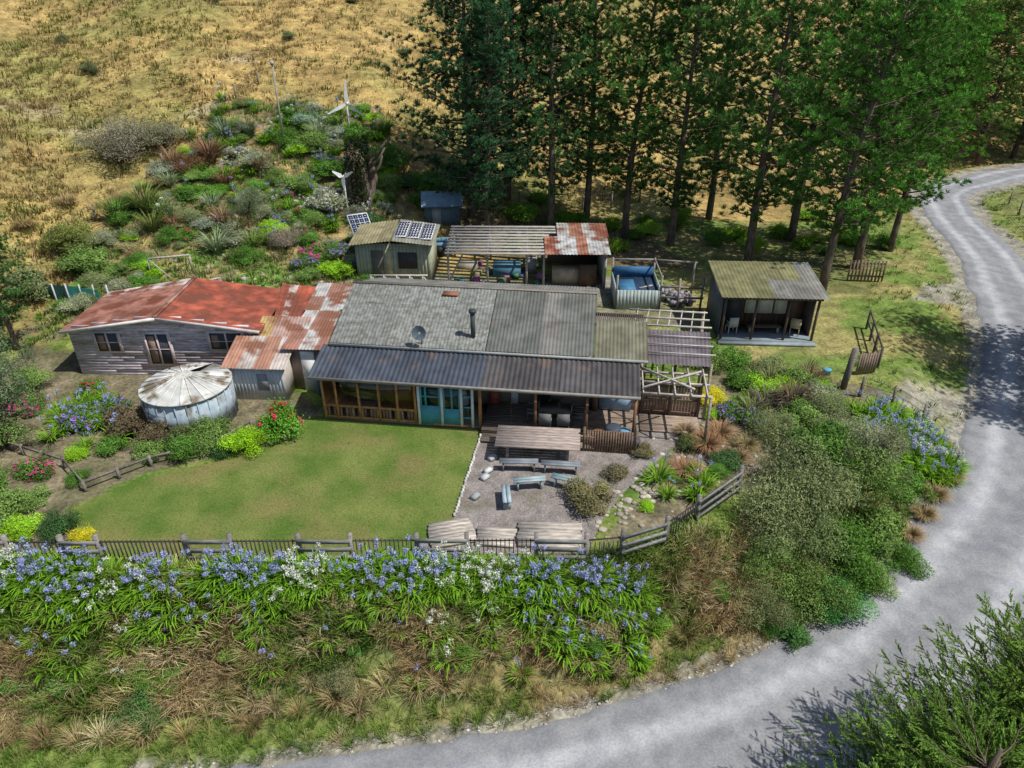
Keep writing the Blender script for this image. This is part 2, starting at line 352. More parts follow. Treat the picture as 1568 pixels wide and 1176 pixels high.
W_=(.78,.8,.78);TQ=(.09,.36,.42)
mb.bx(4.0,5.05+.0,-1.58,-1.47,2.0,2.1,W_);mb.bx(5.05,6.3,-1.58,-1.47,2.02,2.1,W_)
for xx in (4.0,4.95,5.75,6.2): mb.bx(xx,xx+.1,-1.585,-1.465,.1,2.0,W_)
mb.bx(4.1,4.95,-1.55,-1.49,.12,1.0,TQ)
for xx in(4.1,4.3,4.87): mb.bx(xx,xx+.08,-1.55,-1.49,1.0,1.98,TQ)
mb.bx(4.18,4.87,-1.552,-1.488,1.9,1.98,TQ);mb.bx(4.18,4.87,-1.552,-1.488,1.4,1.46,TQ)
mb.bx(5.05,5.75,-1.55,-1.49,.12,.9,ju(TQ));
for xx in(5.05,5.37,5.68): mb.bx(xx,xx+.07,-1.55,-1.49,.9,1.98,TQ)
for zz in(.5,1.0,1.5): mb.bx(5.85,6.2,-1.55,-1.49,zz,zz+.05,TQ)
mb.bx(4.6,6.0,-1.56,-1.5,.1,.16,(.9,.3,.08))
mb.build("french_doors",PAINT,H)
mb=MB()
for k in range(9): mb.bx(.6+k*.6,.85+k*.6,-.3+U(-.3,.3),.1,.12,U(.5,1.3),(U(.1,.5),U(.1,.4),U(.08,.35)))
mb.bx(7.3,8.3,.24,.3,1.0,2.0,(.75,.75,.72));mb.bx(7.38,8.22,.22,.26,1.08,1.92,(.35,.4,.42));mb.bx(7.6,7.9,.18,.22,.3,1.1,(.7,.7,.68))
mb.bx(8.7,9.6,.24,.3,.3,2.2,(.06,.05,.05));mb.bx(9.9,10.5,.24,.3,1.1,2,(.5,.5,.48));mb.bx(11.3,12.6,.1,.3,.35,1.25,(.3,.42,.55));mb.bx(11.0,11.25,0,.25,.3,1.6,(.2,.13,.08))
mb.bx(6.7,7.1,0,.25,.3,1.0,(.4,.1,.07))
mb.build("fittings",PAINT,H)
mb=MB()
for k in range(16): mb.bx(6.65,12.75,-1.95+k*.14,-1.82+k*.14,.24,.3,ju((.7,.56,.46),.12))
for k in range(4): mb.bx(6.7,10.6,-2.5+k*.14,-2.37+k*.14,.1,.15,ju((.85,.7,.58),.1))
mb.bx(6.65,12.75,-1.96,-1.92,0,.24,(.3,.22,.16))
for k in range(20): mb.bx(10.75+k*.1,10.82+k*.1,-2.55,-2.52,.02,1.0,ju((.65,.45,.33),.15))
for zz in(.3,.92): mb.bx(10.72,12.75,-2.52,-2.49,zz,zz+.08,(.4,.28,.2))
for xx in(10.72,12.7): mb.bx(xx,xx+.1,-2.56,-2.46,0,1.1,(.5,.4,.3))
for k in range(19): mb.bx(13.0+k*.125,13.11+k*.125,.45,.48,.05,1.5,ju((.95,.65,.5),.12))
for zz in(.2,.8,1.42): mb.bx(13.0,15.4,.42,.45,zz,zz+.06,(.5,.34,.26))
for xx in(13.,14.2,15.35): mb.bx(xx,xx+.1,.38,.48,0,2.5,(.5,.4,.32))
for k in range(9): mb.bx(13.0,15.4,-.9+k*.14,-.77+k*.14,.05,.1,ju((1.1,.9,.76),.1))
mb.build("deck",TIMB,H)
mb=MB()
WH=(1.5,1.45,1.4)
for xx in(12.9,13.5,14.1,14.7,15.3): mb.beam((xx,-1.7,2.3),(xx,.3,2.42),.05,.12,WH)
for yy in(-1.6,-.7,.1): mb.beam((12.8,yy,2.24),(15.5,yy,2.24),.05,.1,WH)
mb.beam((12.9,-1.6,2.5),(15.2,-.1,2.5),.05,.09,WH);mb.beam((12.9,-.1,2.53),(14.8,-1.6,2.53),.05,.09,WH)
mb.bx(15.4,15.5,-1.65,-1.55,0,2.25,(1,.9,.8))
for xx in np.arange(12.6,15.8,.5): mb.beam((xx,3.3,2.6),(xx+.3,5.3,2.7),.05,.1,WH)
for yy in(3.5,4.3,5.1): mb.beam((12.5,yy,2.75),(16,yy,2.75),.05,.08,WH)
for xx,yy in((15.6,.3),(15.7,3.2),(15.8,5.2),(12.8,5.2)): mb.bx(xx,xx+.1,yy,yy+.1,0,2.6,(1,.9,.8))
mb.build("pergola_frame",TIMB,H)
mb=MB();corr(mb,(13.15,.2,2.58),(15.6,.2,2.58),(15.9,3.2,2.68),(13.15,3.2,2.68),4,1,lambda i,j,a,b:ju((.15,.13,.14),.15),.15,.014)
for yy in(.9,1.7,2.5): mb.beam((13.15,yy,2.75),(15.85,yy,2.75),.05,.04,(.5,.48,.45))
mb.build("canopy_roof",METAL,H)
mb=MB()
mb.tube([(5.95,.7,3.0),(5.95,.7,4.2)],.1,10,(.06,.07,.08));mb.tube([(5.95,.7,4.2),(5.95,.7,4.3)],.16,10,(.05,.06,.07))
mb.tube([(3.9,.15,2.9),(3.9,.15,3.4)],.025,6,(.1,.15,.2))
for a in range(12):
    t0,t1=a/12*6.283,(a+1)/12*6.283;c=np.array((3.85,-.05,3.5))
    def rp(r,t,dp): return c+r*(math.cos(t)*np.array((1,0,0))+math.sin(t)*np.array((0,.4,.92)))+dp*np.array((0,-.9,.4))
    mb.add([rp(.05,t0,-.1),rp(.05,t1,-.1),rp(.3,t1,0),rp(.3,t0,0)],[(0,1,2,3)],(.09,.12,.15))
mb.beam((3.85,-.05,3.4),(3.85,-.5,3.65),.02,.02,(.1,.1,.1))
mb.build("chimney_and_dish",PAINT,H)
mb=MB()
mb.bx(8.9,10.2,-1.5,-.7,.98,1.03,(.5,.45,.4))
for xx in(8.95,10.1):
    for yy in(-1.45,-.8): mb.bx(xx,xx+.06,yy,yy+.06,.3,.98,(.25,.2,.18))
mb.build("deck_table_top",TIMB,H)
def chair(parent,x,y,z,rz,col,name="chair"):
    mb=MB();c=col
    mb.bx(-.24,.24,-.24,.24,.42,.46,c);mb.bx(-.24,.24,.22,.26,.46,.95,c)
    for a in(-.23,.19):
        for b in(-.23,.19): mb.bx(a,a+.04,b,b+.04,0,.42,c)
    for a in(-.26,.22): mb.bx(a,a+.04,-.24,.24,.64,.68,c)
    return mb.build(name,PAINT,parent,(x,y,z),rz=rz)
for a in((9.2,-1.75,0.0),(9.9,-1.7,.1),(8.65,-1.0,1.6),(10.45,-1.1,-1.6),(9.5,-.4,3.1)): chair(H,a[0],a[1],.3,a[2]+3.14,(.15,.15,.15),"deck_chair")
# ------------------------------------------------------------------ old weatherboard house
B=empty("weatherboard_house",(-19.95,28.6,0),0)
mb=MB()
zz=0
while zz<2.9:
    if zz<2.35: a,b=0,8.4
    else: f=(zz-2.35)/.6;a,b=4.2*f,8.4-4.2*f
    xs=a
    while xs<b:
        xe=min(xs+U(1.2,3.5),b);mb.box(((xs+xe)/2,.0,zz+.075),(xe-xs-.01,.03,.15),0,ju((1.8,1.68,1.95) if U()>.15 else (1.3,1.05,1.0),.25),M=Matrix.Rotation(-.12,3,'X'));xs=xe
    zz+=.14
mb.bx(0,8.4,.02,.06,0,2.34,(.4,.4,.45))
mb.bx(-.0,.05,.05,4.3,0,2.3,(.8,.8,.85));mb.bx(8.35,8.4,.05,4.3,0,2.3,(.8,.8,.85));mb.bx(0,8.4,4.3,4.35,0,2.3,(.8,.8,.85))
mb.build("weatherboards",TIMB,B)
mb=MB()
for(x0,x1,z0,z1,nm) in((1.15,2.2,1.25,2.15,2),(3.4,4.45,.6,2.1,2),(6.3,7.8,1.35,2.15,2)):
    mb.bx(x0-.1,x1+.1,-.06,-.03,z0-.1,z1+.1,(.7,.63,.62));mb.bx(x0,x1,-.068,-.06,z0,z1,(.05,.055,.07))
    for q in range(nm+1): xx=x0+(x1-x0)*q/nm;mb.bx(xx-.04,xx+.04,-.09,-.069,z0,z1,(.7,.55,.5))
    mb.bx(x0,x1,-.085,-.07,(z0+z1)/2-.02,(z0+z1)/2+.02,(.6,.5,.48));mb.bx(x0+.1,x0+.4,-.0695,-.0685,z0+.1,z1-.1,(.3,.2,.15))
mb.beam((-.25,-.28,2.28),(4.2,-.28,2.95),.04,.14,(.75,.73,.7));mb.beam((4.2,-.28,2.95),(8.7,-.28,2.3),.04,.14,(.6,.58,.58))
mb.build("windows_and_barge",PAINT,B)
mb=MB()
def cl(i,j,a,b): return ju((.5,.42,.38) if i in(0,) else (.32,.15,.11),.18)
corr(mb,(-.3,4.4,2.3),(-.3,-.28,2.3),(4.2,-.28,3.0),(4.2,4.4,3.05),6,2,cl,.19,.018)
corr(mb,(8.75,-.28,2.32),(8.75,4.4,2.4),(4.2,4.4,3.06),(4.2,-.28,3.01),6,2,lambda i,j,a,b:ju((.33,.085,.05),.2),.19,.018)
corr(mb,(8.9,1.3,2.32),(10.4,1.3,2.15),(10.4,4.9,2.3),(8.3,4.9,2.55),5,1,lambda i,j,a,b:ju((.5,.44,.4) if i==1 else (.36,.09,.05),.15),.19,.018)
mb.beam((4.2,-.3,3.06),(4.2,4.4,3.1),.18,.05,(.4,.25,.2))
mb.build("rusty_roof",RUST,B)
S=empty("lean_to_shed",(-12.25,26.4,0),math.radians(-3))
mb=MB()
for k in range(16): mb.bx(k*.155,k*.155+.15,0,.03,0,1.6,ju((.5,.53,.56),.1))
mb.bx(0,.04,.03,1.7,0,1.7,(.4,.42,.45));mb.bx(2.45,2.49,.03,1.7,0,1.7,(.5,.45,.4));mb.bx(0,2.5,1.7,1.74,0,2.0,(.4,.4,.4))
mb.bx(1.3,1.75,-.03,0,.5,1.3,(.25,.27,.3));mb.bx(-.02,2.52,-.04,-.01,1.52,1.62,(.8,.8,.78))
mb.bx(3.0,3.6,.9,.94,0,1.95,(.75,.75,.73));mb.bx(2.5,4.2,1.0,1.04,0,2.1,(.25,.2,.17));mb.bx(3.75,4.15,.4,.44,0,1.7,(.08,.12,.2))
mb.bx(2.5,4.3,1.6,6.9,0,2.2,(.32,.25,.22))
mb.build("walls",PAINT,S)
mb=MB()
corr(mb,(-.15,-.15,1.62),(2.65,-.15,1.62),(2.65,1.9,2.15),(-.15,1.9,2.15),4,1,lambda i,j,a,b:ju((.5,.44,.4) if i%2 else (.36,.19,.13)),.15,.014)
corr(mb,(.6,1.85,2.1),(2.9,1.85,2.1),(2.9,3.3,2.5),(.6,3.3,2.5),3,1,lambda i,j,a,b:ju((.42,.3,.12) if i==0 else (.38,.25,.21)),.15,.014)
corr(mb,(2.2,.8,2.1),(4.5,.8,2.1),(4.4,4,2.5),(2.4,4,2.5),3,2,lambda i,j,a,b:ju((.5,.48,.46) if (i+j)%2 else (.3,.15,.11)),.15,.014)
corr(mb,(2.3,4.0,2.5),(4.5,4.0,2.5),(4.2,7.1,2.62),(2.1,7.1,2.62),3,2,lambda i,j,a,b:ju((.45,.44,.42) if (i+2*j)%3 else (.28,.15,.11)),.15,.014)
mb.build("patched_roof",SILV,S)
mb=MB();mb.bx(2.1,2.2,2.6,2.68,.3,2.2,(1,.9,.8));mb.beam((1.2,1.6,1.2),(2.4,2.6,2.3),.05,.1,(.8,1,.9));mb.beam((-.5,1.9,.6),(.6,2.2,2.2),.05,.08,(.5,1,.9));mb.build("timber_props",TIMB,S)
# ------------------------------------------------------------------ tank
T_=empty("water_tank",(-13.35,25.0,0))
mb=MB();R=1.73
mb.tube([(0,0,0),(0,0,.5),(0,0,.53),(0,0,1.0),(0,0,1.03),(0,0,1.58)],[R,R,R+.03,R+.03,R,R],40,(1,1,1))
for k in range(26):
    a=k/26*6.283;mb.beam(((R+.02)*math.cos(a),(R+.02)*math.sin(a),0),((R+.02)*math.cos(a),(R+.02)*math.sin(a),1.58),.035,.035,(.8,.8,.8))
mb.build("tank_wall",mat("tank_concrete",(.26,.34,.4),(.45,.5,.54),scale=2.5,stretch=(1,1,.5),rough=.9,c3=(.14,.14,.12),s3=2.4,lo3=.5,hi3=.64),T_,smooth=False)
mb=MB();th=np.linspace(0,2*math.pi,25)
for i in range(24):
    if i in (3,4): continue
    a,b=th[i],th[i+1];r0,r1=.35,R+.06
    c=(.6,.6,.56) if i%2 else (.5,.51,.49)
    mb.add([(r1*math.cos(a),r1*math.sin(a),1.6),(r1*math.cos(b),r1*math.sin(b),1.6),(r0*math.cos(b),r0*math.sin(b),2.0),(r0*math.cos(a),r0*math.sin(a),2.0)],[(0,1,2,3)],ju(c,.15))
    mb.beam((r1*math.cos(a),r1*math.sin(a),1.62),(r0*math.cos(a),r0*math.sin(a),2.02),.04,.04,(.75,.74,.7))
mb.tube([(0,0,1.97),(0,0,2.03)],[.42,.3],16,(.6,.6,.55));mb.tube([(0,0,1.56),(0,0,1.6)],R+.07,40,(.3,.31,.31))
mb.build("conical_lid",mat("lid_paint",(.7,.7,.7),(1,1,1),scale=2,attr=True,c3=(.17,.14,.1),s3=1.5,lo3=.5,hi3=.62),T_)
# ------------------------------------------------------------------ cabin
C_=empty("veranda_cabin",(10.5,32.5,0),math.radians(-3))
mb=MB()
BL=(.12,.13,.15);BR=(.14,.085,.06)
mb.bx(0,.05,0,3,0,2.5,BL);mb.bx(4.55,4.6,0,3,0,2.5,(.12,.09,.08));mb.bx(0,4.6,3,3.05,0,2.75,BL)
for k in range(15): mb.bx(.05+k*.3,.34+k*.3,1.2,1.25,.2,2.5,ju(BR,.2))
for x0,x1 in((1.5,2.0),(2.1,2.9),(3.0,3.6)):
    mb.bx(x0,x1,1.14,1.19,.9,2.0,(.9,.88,.8));mb.bx(x0+.06,x1-.06,1.12,1.139,.96,1.94,(.75,.72,.6))
mb.bx(.5,1.3,1.14,1.19,.2,2.1,(.08,.08,.09));mb.bx(3.8,4.4,1.14,1.19,.2,2.1,(.2,.12,.08))
for xx in(.0,1.5,3.1,4.5): mb.bx(xx,xx+.1,-.55,-.45,0,2.45,(.1,.07,.06))
mb.bx(-.05,4.7,-.58,-.5,2.35,2.5,(.1,.08,.07));mb.bx(0,4.6,-.6,1.2,.1,.18,(.2,.24,.26));mb.bx(-.1,4.7,-.9,-.6,.02,.14,(.25,.3,.32))
mb.build("walls",PAINT,C_)
mb=MB();corr(mb,(-.25,-.75,2.52),(4.95,-.75,2.52),(4.95,3.2,2.95),(-.25,3.2,2.95),6,2,lambda i,j,a,b:ju((.19,.185,.09) if (i<3 or j==1 and i<5) else (.2,.2,.18),.15),.19,.018)
mb.build("skillion_roof",METAL,C_)
chair(C_,.7,.2,.18,3.3,(.55,.55,.5));chair(C_,3.9,.2,.18,2.8,(.5,.4,.25))
mb=MB();mb.bx(1.5,3.2,.1,.5,.55,.6,(.35,.28,.2));mb.bx(1.6,1.7,.15,.45,.18,.55);mb.bx(3.0,3.1,.15,.45,.18,.55);mb.build("cabin_bench",TIMB,C_)
# ------------------------------------------------------------------ solar shed
Q=empty("solar_shed",(-9.2,39.7,.25),math.radians(-2))
mb=MB();cw=(.36,.38,.27)
for k in range(22): mb.bx(k*.2,k*.2+.19,0,.04,-.3,2.3,ju(cw,.1))
mb.bx(0,.04,.04,2.8,-.3,2.3,ju(cw));mb.bx(4.36,4.4,.04,2.8,-.3,2.3,ju(cw));mb.bx(0,4.4,2.8,2.84,-.3,2.5,cw)
mb.bx(.9,1.6,-.04,-.01,0,1.9,(.14,.14,.11));mb.bx(1.75,2.1,-.04,-.01,0,1.9,(.5,.45,.25));mb.bx(2.5,3.6,-.04,-.01,.8,1.8,(.05,.05,.05))
mb.build("walls",PAINT,Q)
mb=MB();corr(mb,(-.3,-.4,2.3),(2.2,-.4,2.6),(2.2,3,2.85),(-.3,3,2.5),3,1,lambda i,j,a,b:ju((.28,.25,.14)),.19,.018)
corr(mb,(2.25,-.4,2.6),(4.7,-.4,2.35),(4.7,3,2.55),(2.25,3,2.86),3,1,lambda i,j,a,b:ju((.25,.25,.2)),.19,.018);mb.build("shed_roof",METAL,Q)
def panel(parent,c,w,h,tilt,rz,name):
    mb=MB();M=Matrix.Rotation(rz,3,'Z')@Matrix.Rotation(tilt,3,'X')
    mb.box((0,0,0),(w,h,.04),0,(.7,.7,.72),0,M)
    nn=np.array(M@Vector((0,0,.024)))
    for i in range(4):
        for j in range(6):
            o=np.array(M@Vector(((i+.5)/4*w*.94-w*.47,(j+.5)/6*h*.94-h*.47,0)))+nn
            mb.box(o,(w*.94/4-.03,h*.94/6-.03,.006),0,(1,1,1),1,M)
    mb.build(name,[PAINT,PV],parent,c)
for i in range(3): panel(Q,(2.65+i*.75,1.3,2.78-i*.07),.7,2.2,.1,0,"solar_panel")
sp_=empty("solar_panel_stand",(-9.3,42.6,.9));panel(sp_,(0,0,1.7),1.3,2.0,.7,.5,"solar_panel")
mb=MB();mb.beam((-.4,0,-.3),(-.4,0,1.5),.08,.08);mb.beam((.4,.2,-.3),(.4,.2,1.5),.08,.08);mb.beam((0,-.6,-.3),(0,.7,1.8),.06,.06);mb.build("legs",TIMB,sp_)
mb=MB()
for i in range(5):
    xx=-8.2+i*.75
    mb.beam((xx,38.6,0),(xx,38.6,1.0),.09,.09,(1.3,1.3,1.3));mb.beam((xx,38.6,1.0),(xx+.55,38.6,.1),.06,.1,(1.5,1.5,1.5))
mb.beam((-8.3,38.6,1.0),(-4.9,38.6,1.0),.08,.08,(1.6,1.6,1.6));mb.beam((-8.3,38.6,.5),(-4.9,38.6,.5),.05,.1,(1.3,1.3,1.3))
mb.build("timber_rack",TIMB)
# ------------------------------------------------------------------ carport pergola
K_=empty("slatted_carport",(-3.8,39.2,0),math.radians(-1))
mb=MB();LT=(1.15,1.15,1.15)
for xx in(0,2.3,4.6,5.6,9.2):
    mb.bx(xx,xx+.12,0,.12,0,2.0,LT);mb.bx(xx,xx+.12,4.1,4.22,0,2.3,LT)
    mb.beam((xx+.06,-.2,2.05),(xx+.06,4.3,2.32),.08,.14,LT)
for k in range(10): yy=-.1+k*.47;mb.beam((-.1,yy,2.17+k*.028),(9.4 if k>6 else 6.0,yy,2.17+k*.028),.24,.06,ju(LT,.15))
mb.beam((.1,.05,.4),(.9,.05,2.0),.06,.1,LT)
mb.build("slat_frame",TIMB,K_)
mb=MB();corr(mb,(5.7,-.3,2.2),(9.5,-.3,2.2),(9.5,2.2,2.45),(5.7,2.2,2.45),6,1,lambda i,j,a,b:ju((.42,.44,.44) if i%3 else (.34,.16,.11)),.19,.018)
corr(mb,(6.5,2.2,2.42),(9.6,2.2,2.42),(9.6,4.4,2.6),(6.5,4.4,2.6),4,1,lambda i,j,a,b:ju((.28,.13,.08) if i%2 else (.36,.35,.33)),.19,.018)
mb.build("patched_roof",RUST,K_)
mb=MB();mb.bx(9.2,9.25,0,4.2,0,2.2,(.45,.5,.5));mb.bx(6,9.2,4.1,4.15,0,2.3,(.2,.17,.14));mb.bx(6.2,8.0,.6,1.4,0,.9,(.5,.42,.3));mb.bx(2.6,4.3,1.5,2.6,0,.8,(.08,.2,.28));mb.bx(.4,1.6,2.4,3.2,0,.6,(.35,.32,.26));mb.bx(4.6,5.3,2.2,3.2,0,.9,(.3,.3,.3));mb.bx(7.8,8.8,.3,.6,.0,1.3,(.13,.08,.05))
for k in range(26):
    s_=U(.15,.45);mb.box((U(.3,5.6),U(.4,3.8),s_/2),(s_*U(.6,1.8),s_,s_),U(0,3),(U(.06,.3),U(.06,.3),U(.06,.3)))
mb.build("stored_goods",PAINT,K_)
P_=empty("raised_pool",(5.7,36.0,0),math.radians(-2))
mb=MB()
for k in range(13): mb.bx(k*.193,k*.193+.185,0,.05,0,1.15,ju((.36,.42,.4),.12))
mb.bx(0,.06,.06,2.8,0,1.15,(.35,.42,.42));mb.bx(2.44,2.5,.06,2.8,0,1.15,(.35,.42,.42));mb.bx(0,2.5,2.8,2.86,0,1.3,(.35,.42,.42))
mb.bx(.06,2.44,.06,2.8,.8,.86,(.02,.045,.09));mb.bx(.1,2.4,2.75,2.79,.86,1.5,(.04,.14,.29));mb.bx(.3,1.2,.6,2.2,.86,.93,(.05,.18,.32));mb.box((1.8,1.2,.9),(.9,.12,.05),.5,(.4,.38,.35))
mb.build("pool_sides",PAINT,P_)
mb=MB()
for xx,yy in((0,0),(2.4,0),(0,2.8),(2.4,2.8),(4.6,2.3),(4.6,-.2),(3.3,-.4)): mb.bx(xx,xx+.1,yy,yy+.1,0,2.0,(.9,.85,.8))
mb.beam((2.4,0,1.4),(4.7,-.2,1.4),.06,.1,(.9,.85,.8));mb.beam((2.4,2.85,1.9),(4.8,2.4,1.9),.06,.1,(.9,.85,.8));mb.beam((2.5,-.3,.9),(4.7,-.4,.9),.06,.1,(.9,.85,.8));mb.beam((2.45,0,1.9),(2.45,2.9,1.9),.06,.1,(.9,.85,.8))
mb.beam((0,2.85,1.9),(2.4,2.85,1.9),.06,.1,(.9,.85,.8))
mb.build("timber_frame",TIMB,P_)
mb=MB()
for k in range(60): 
    a=U(8.5,10.2);b=U(36.2,38.2);s_=U(.12,.3);g_=U(.1,.4);mb.box((a,b,s_/2+U(0,.4)),(s_*U(.6,1.6),s_,s_),U(0,3),(g_,g_*U(.8,1.1),g_*U(.7,1.3)))
mb.build("scrap_pile",PAINT)
Bh=empty("garden_hut",(-5.9,47.0,1.3),.1)
mb=MB();mb.bx(0,2.4,0,1.8,-.4,1.4,(.1,.14,.17));mb.beam((-.2,-.2,1.35),(2.6,-.2,1.35),.05,.1,(.1,.2,.3));mb.add([(-.2,-.3,1.4),(2.6,-.3,1.4),(2.6,1,2.1),(-.2,1,2.1)],[(0,1,2,3)],(.2,.3,.38));mb.add([(2.6,2.1,1.4),(-.2,2.1,1.4),(-.2,1,2.1),(2.6,1,2.1)],[(0,1,2,3)],(.14,.22,.3));mb.bx(.5,1.1,-.03,-.0,-.3,1.2,(.3,.3,.3))
mb.build("hut_body",PAINT,Bh)
# ------------------------------------------------------------------ wind turbines
def turbine(name,x,y,h,r,rot):
    z0=tz(x,y);E=empty(name,(x,y,z0));mb=MB()
    mb.tube([(0,0,-.3),(0,0,h)],[.06,.045],8,(.55,.55,.55));mb.tube([(0,-.15,h),(0,.5,h)],[.1,.07],8,(.8,.8,.8))
    mb.add([(0,.45,h-.05),(0,.95,h-.22),(0,.95,h+.25),(0,.45,h+.06)],[(0,1,2,3)],(.8,.8,.8))
    for k in range(3):
        a=rot+k*2.094;c,s=math.cos(a),math.sin(a)
        def pt(rr,w): return (rr*c-w*s,-.18-w*.3,h+rr*s+w*c)
        mb.add([pt(.05,-.03),pt(r*.25,-.14),pt(r,-.04),pt(r*.98,.05),pt(r*.25,.14),pt(.05,.03)],[(0,1,4,5),(1,2,3,4)],(.9,.9,.9))
    mb.build("mast_and_blades",PAINT,E)
turbine("wind_turbine",-12.0,54.5,2.3,1.6,1.5)
turbine("wind_turbine",-10.9,46.2,2.7,.75,.5)
mb=MB();mb.tube([(0,0,-.3),(0,0,5.6)],[.08,.06],8,(.3,.28,.25));mb.tube([(0,0,5.6),(0,0,5.85)],.13,8,(.5,.5,.5));mb.build("lamp_pole",PAINT,None,(-16.3,52.3,tz(-16.3,52.3)))
# ------------------------------------------------------------------ fences
mb=MB();wd=MB()
FL=[(-17.5,16.35),(-3,16.45),(2.3,16.45),(3.45,16.6),(4.95,17.25),(6.2,18.3),(8.05,19.9)]
def along(FLs):
    out=[]
    for i in range(len(FLs)-1):
        a=np.array(FLs[i]);b=np.array(FLs[i+1]);l=np.linalg.norm(b-a);n=max(int(l/.13),1)
        for k in range(n): out.append(a+(b-a)*k/n)
    return np.array(out)
pk=along(FL);pz=terrain(pk[:,0],pk[:,1])
wood=[(-17.2,-15.6),(-13.9,-12.8),(-10.1,-8.7),(-6.6,-5.0),(-2.95,-1.4),(.75,2.3),(3.45,4.95),(6.2,8.05)]
for (a,b),zz in zip(pk,pz):
    if any(w0-.02<a<w1 for w0,w1 in wood): continue
    mb.bx(a-.015,a+.015,b-.015,b+.015,zz,zz+.98,(.05,.045,.05))
for i in range(len(FL)-1):
    for hh in(.15,.92): mb.beam((*FL[i],hh),(*FL[i+1],hh),.03,.04,(.06,.05,.05))
mb.build("iron_picket_fence",PAINT)
def fy(a): return float(np.interp(a,[p[0] for p in FL],[p[1] for p in FL]))
for w0,w1 in wood:
    for a in(w0,w1):
        wd.box((a,fy(a),.55),(.13,.13,1.3),0,ju((.7,.68,.68),.2))
    for hh in(.3,.62,.95): wd.beam((w0,fy(w0)-.09,hh+U(-.03,.03)),(w1,fy(w1)-.09,hh+U(-.03,.03)),.04,.15,ju((.68,.72,.74),.2))
wd.build("timber_rail_fence",TIMB)
def postfence(name,P,h=1.1,step=2.,wires=3,rails=False,c=(.7,.65,.6)):
    mb=MB();pr=None
    for i in range(len(P)-1):
        a=np.array(P[i],float);b=np.array(P[i+1],float);n=max(int(np.linalg.norm(b-a)/step),1)
        for k in range(n+(i==len(P)-2)):
            q=a+(b-a)*k/n;zz=tz(*q);mb.box((q[0],q[1],zz+h/2-.1),(.1,.1,h+.2),U(0,1),ju(c,.2))
            if pr is not None:
                for w in range(wires):
                    hh=h*(w+.8)/wires
                    mb.beam((*pr[:2],pr[2]+hh),(q[0],q[1],zz+hh),.04 if rails else .018,.1 if rails else .018,ju(c,.2))
            pr=(q[0],q[1],zz)
    mb.build(name,TIMB)
postfence("post_wire_fence",[(15.3,26.6),(17.7,25.6)],1.0,1.2,3)
postfence("driveway_fence",[(17.3,29.3),(18.6,33.5)],1.1,1.4,2,True,(.4,.36,.33))
postfence("paddock_fence",[(-5.5,52),(-2,50.5),(3,52),(10,55),(22,60),(33,64)],1.1,2.4,3)
postfence("garden_rail",[(-24,24.3),(-16.8,21.4),(-15.3,20.0),(-13.6,21.5),(-11.5,22.6),(-10.6,24.0)],.5,1.1,1,True,(.6,.56,.52))
postfence("hill_fence",[(-27,40),(-24,45),(-23,52),(-20,60)],1.0,2.5,2)
postfence("roadside_fence",[(36,45),(39,55),(46,59.5),(60,61)],1.1,2.5,4)
mb=MB();mb.box((0,0,.9),(.2,.2,2.2),.2,(.55,.5,.48),M=Matrix.Rotation(.06,3,'Y'));mb.build("gate_post",TIMB,None,(14.9,27.3,0))
mb=MB()
for k in range(8): mb.bx(k*.13,k*.13+.1,0,.03,.05,1.1+.05*(k%2),ju((.7,.55,.45),.15))
mb.bx(0,1.0,.03,.07,.25,.33);mb.bx(0,1.0,.03,.07,.85,.93);mb.build("picket_gate",TIMB,None,(15.9,28.5,0),rz=.2)
mb=MB()
for k in range(11): mb.bx(k*.2,k*.2+.1,0,.04,.05,1.35,ju((.6,.45,.35),.15))
mb.bx(0,2.1,.04,.08,.3,.4);mb.bx(0,2.1,.04,.08,1.1,1.2);mb.build("paling_gate",TIMB,None,(20.3,40.2,0),rz=-.1)
mb=MB()
for k in range(7): mb.beam((-26+k*.75,35.2-k*.05,0),(-26+k*.75,35.2-k*.05,1.9),.06,.06,(.5,.5,.5))
mb.add([(-23.7,35.05,0.2),(-22.1,34.9,.2),(-22.0,34.9,1.6),(-23.7,35.05,1.8)],[(0,1,2,3)],(.05,.3,.28));mb.add([(-26.2,35.25,.5),(-23.9,35.2,.5),(-23.9,35.2,1.75),(-26.2,35.25,1.85)],[(0,1,2,3)],(.03,.1,.09))
mb.build("shade_cloth_fence",PAINT)
# ------------------------------------------------------------------ patio furniture
E=empty("picnic_table",(1.0,22.3,.02),math.radians(-5))
mb=MB()
for k in range(8): mb.bx(-1.6,1.6,-.72+k*.18,-.555+k*.18,.72,.77,ju((1.15,1.0,.95),.18))
for xx in(-1.2,1.1):
    mb.bx(xx,xx+.1,-.65,.65,.62,.72);mb.beam((xx+.05,-.5,0),(xx+.05,-.2,.65),.1,.1);mb.beam((xx+.05,.5,0),(xx+.05,.2,.65),.1,.1)
mb.build("table_top",TIMB,E)
def bench(name,x,y,rz,l,col,h=.43,w=.3):
    mb=MB();mb.bx(-l/2,l/2,-w/2,-.01,h-.04,h,ju(col,.1));mb.bx(-l/2,l/2,.01,w/2,h-.04,h,ju(col,.1))
    for s in(-l/2+.12,l/2-.18): mb.bx(s,s+.06,-w/2+.02,w/2-.02,0,h-.04,ju(col,.15))
    mb.bx(-l/2+.15,l/2-.15,-.02,.02,h-.14,h-.041,col)
    mb.build(name,PAINT,None,(x,y,.02),rz=rz)
bench("wooden_bench",.25,21.25,-.03,1.45,(.22,.25,.28));bench("wooden_bench",1.8,21.1,-.1,1.45,(.22,.25,.28));bench("wooden_bench",1.0,23.4,-.09,2.9,(.3,.3,.3))
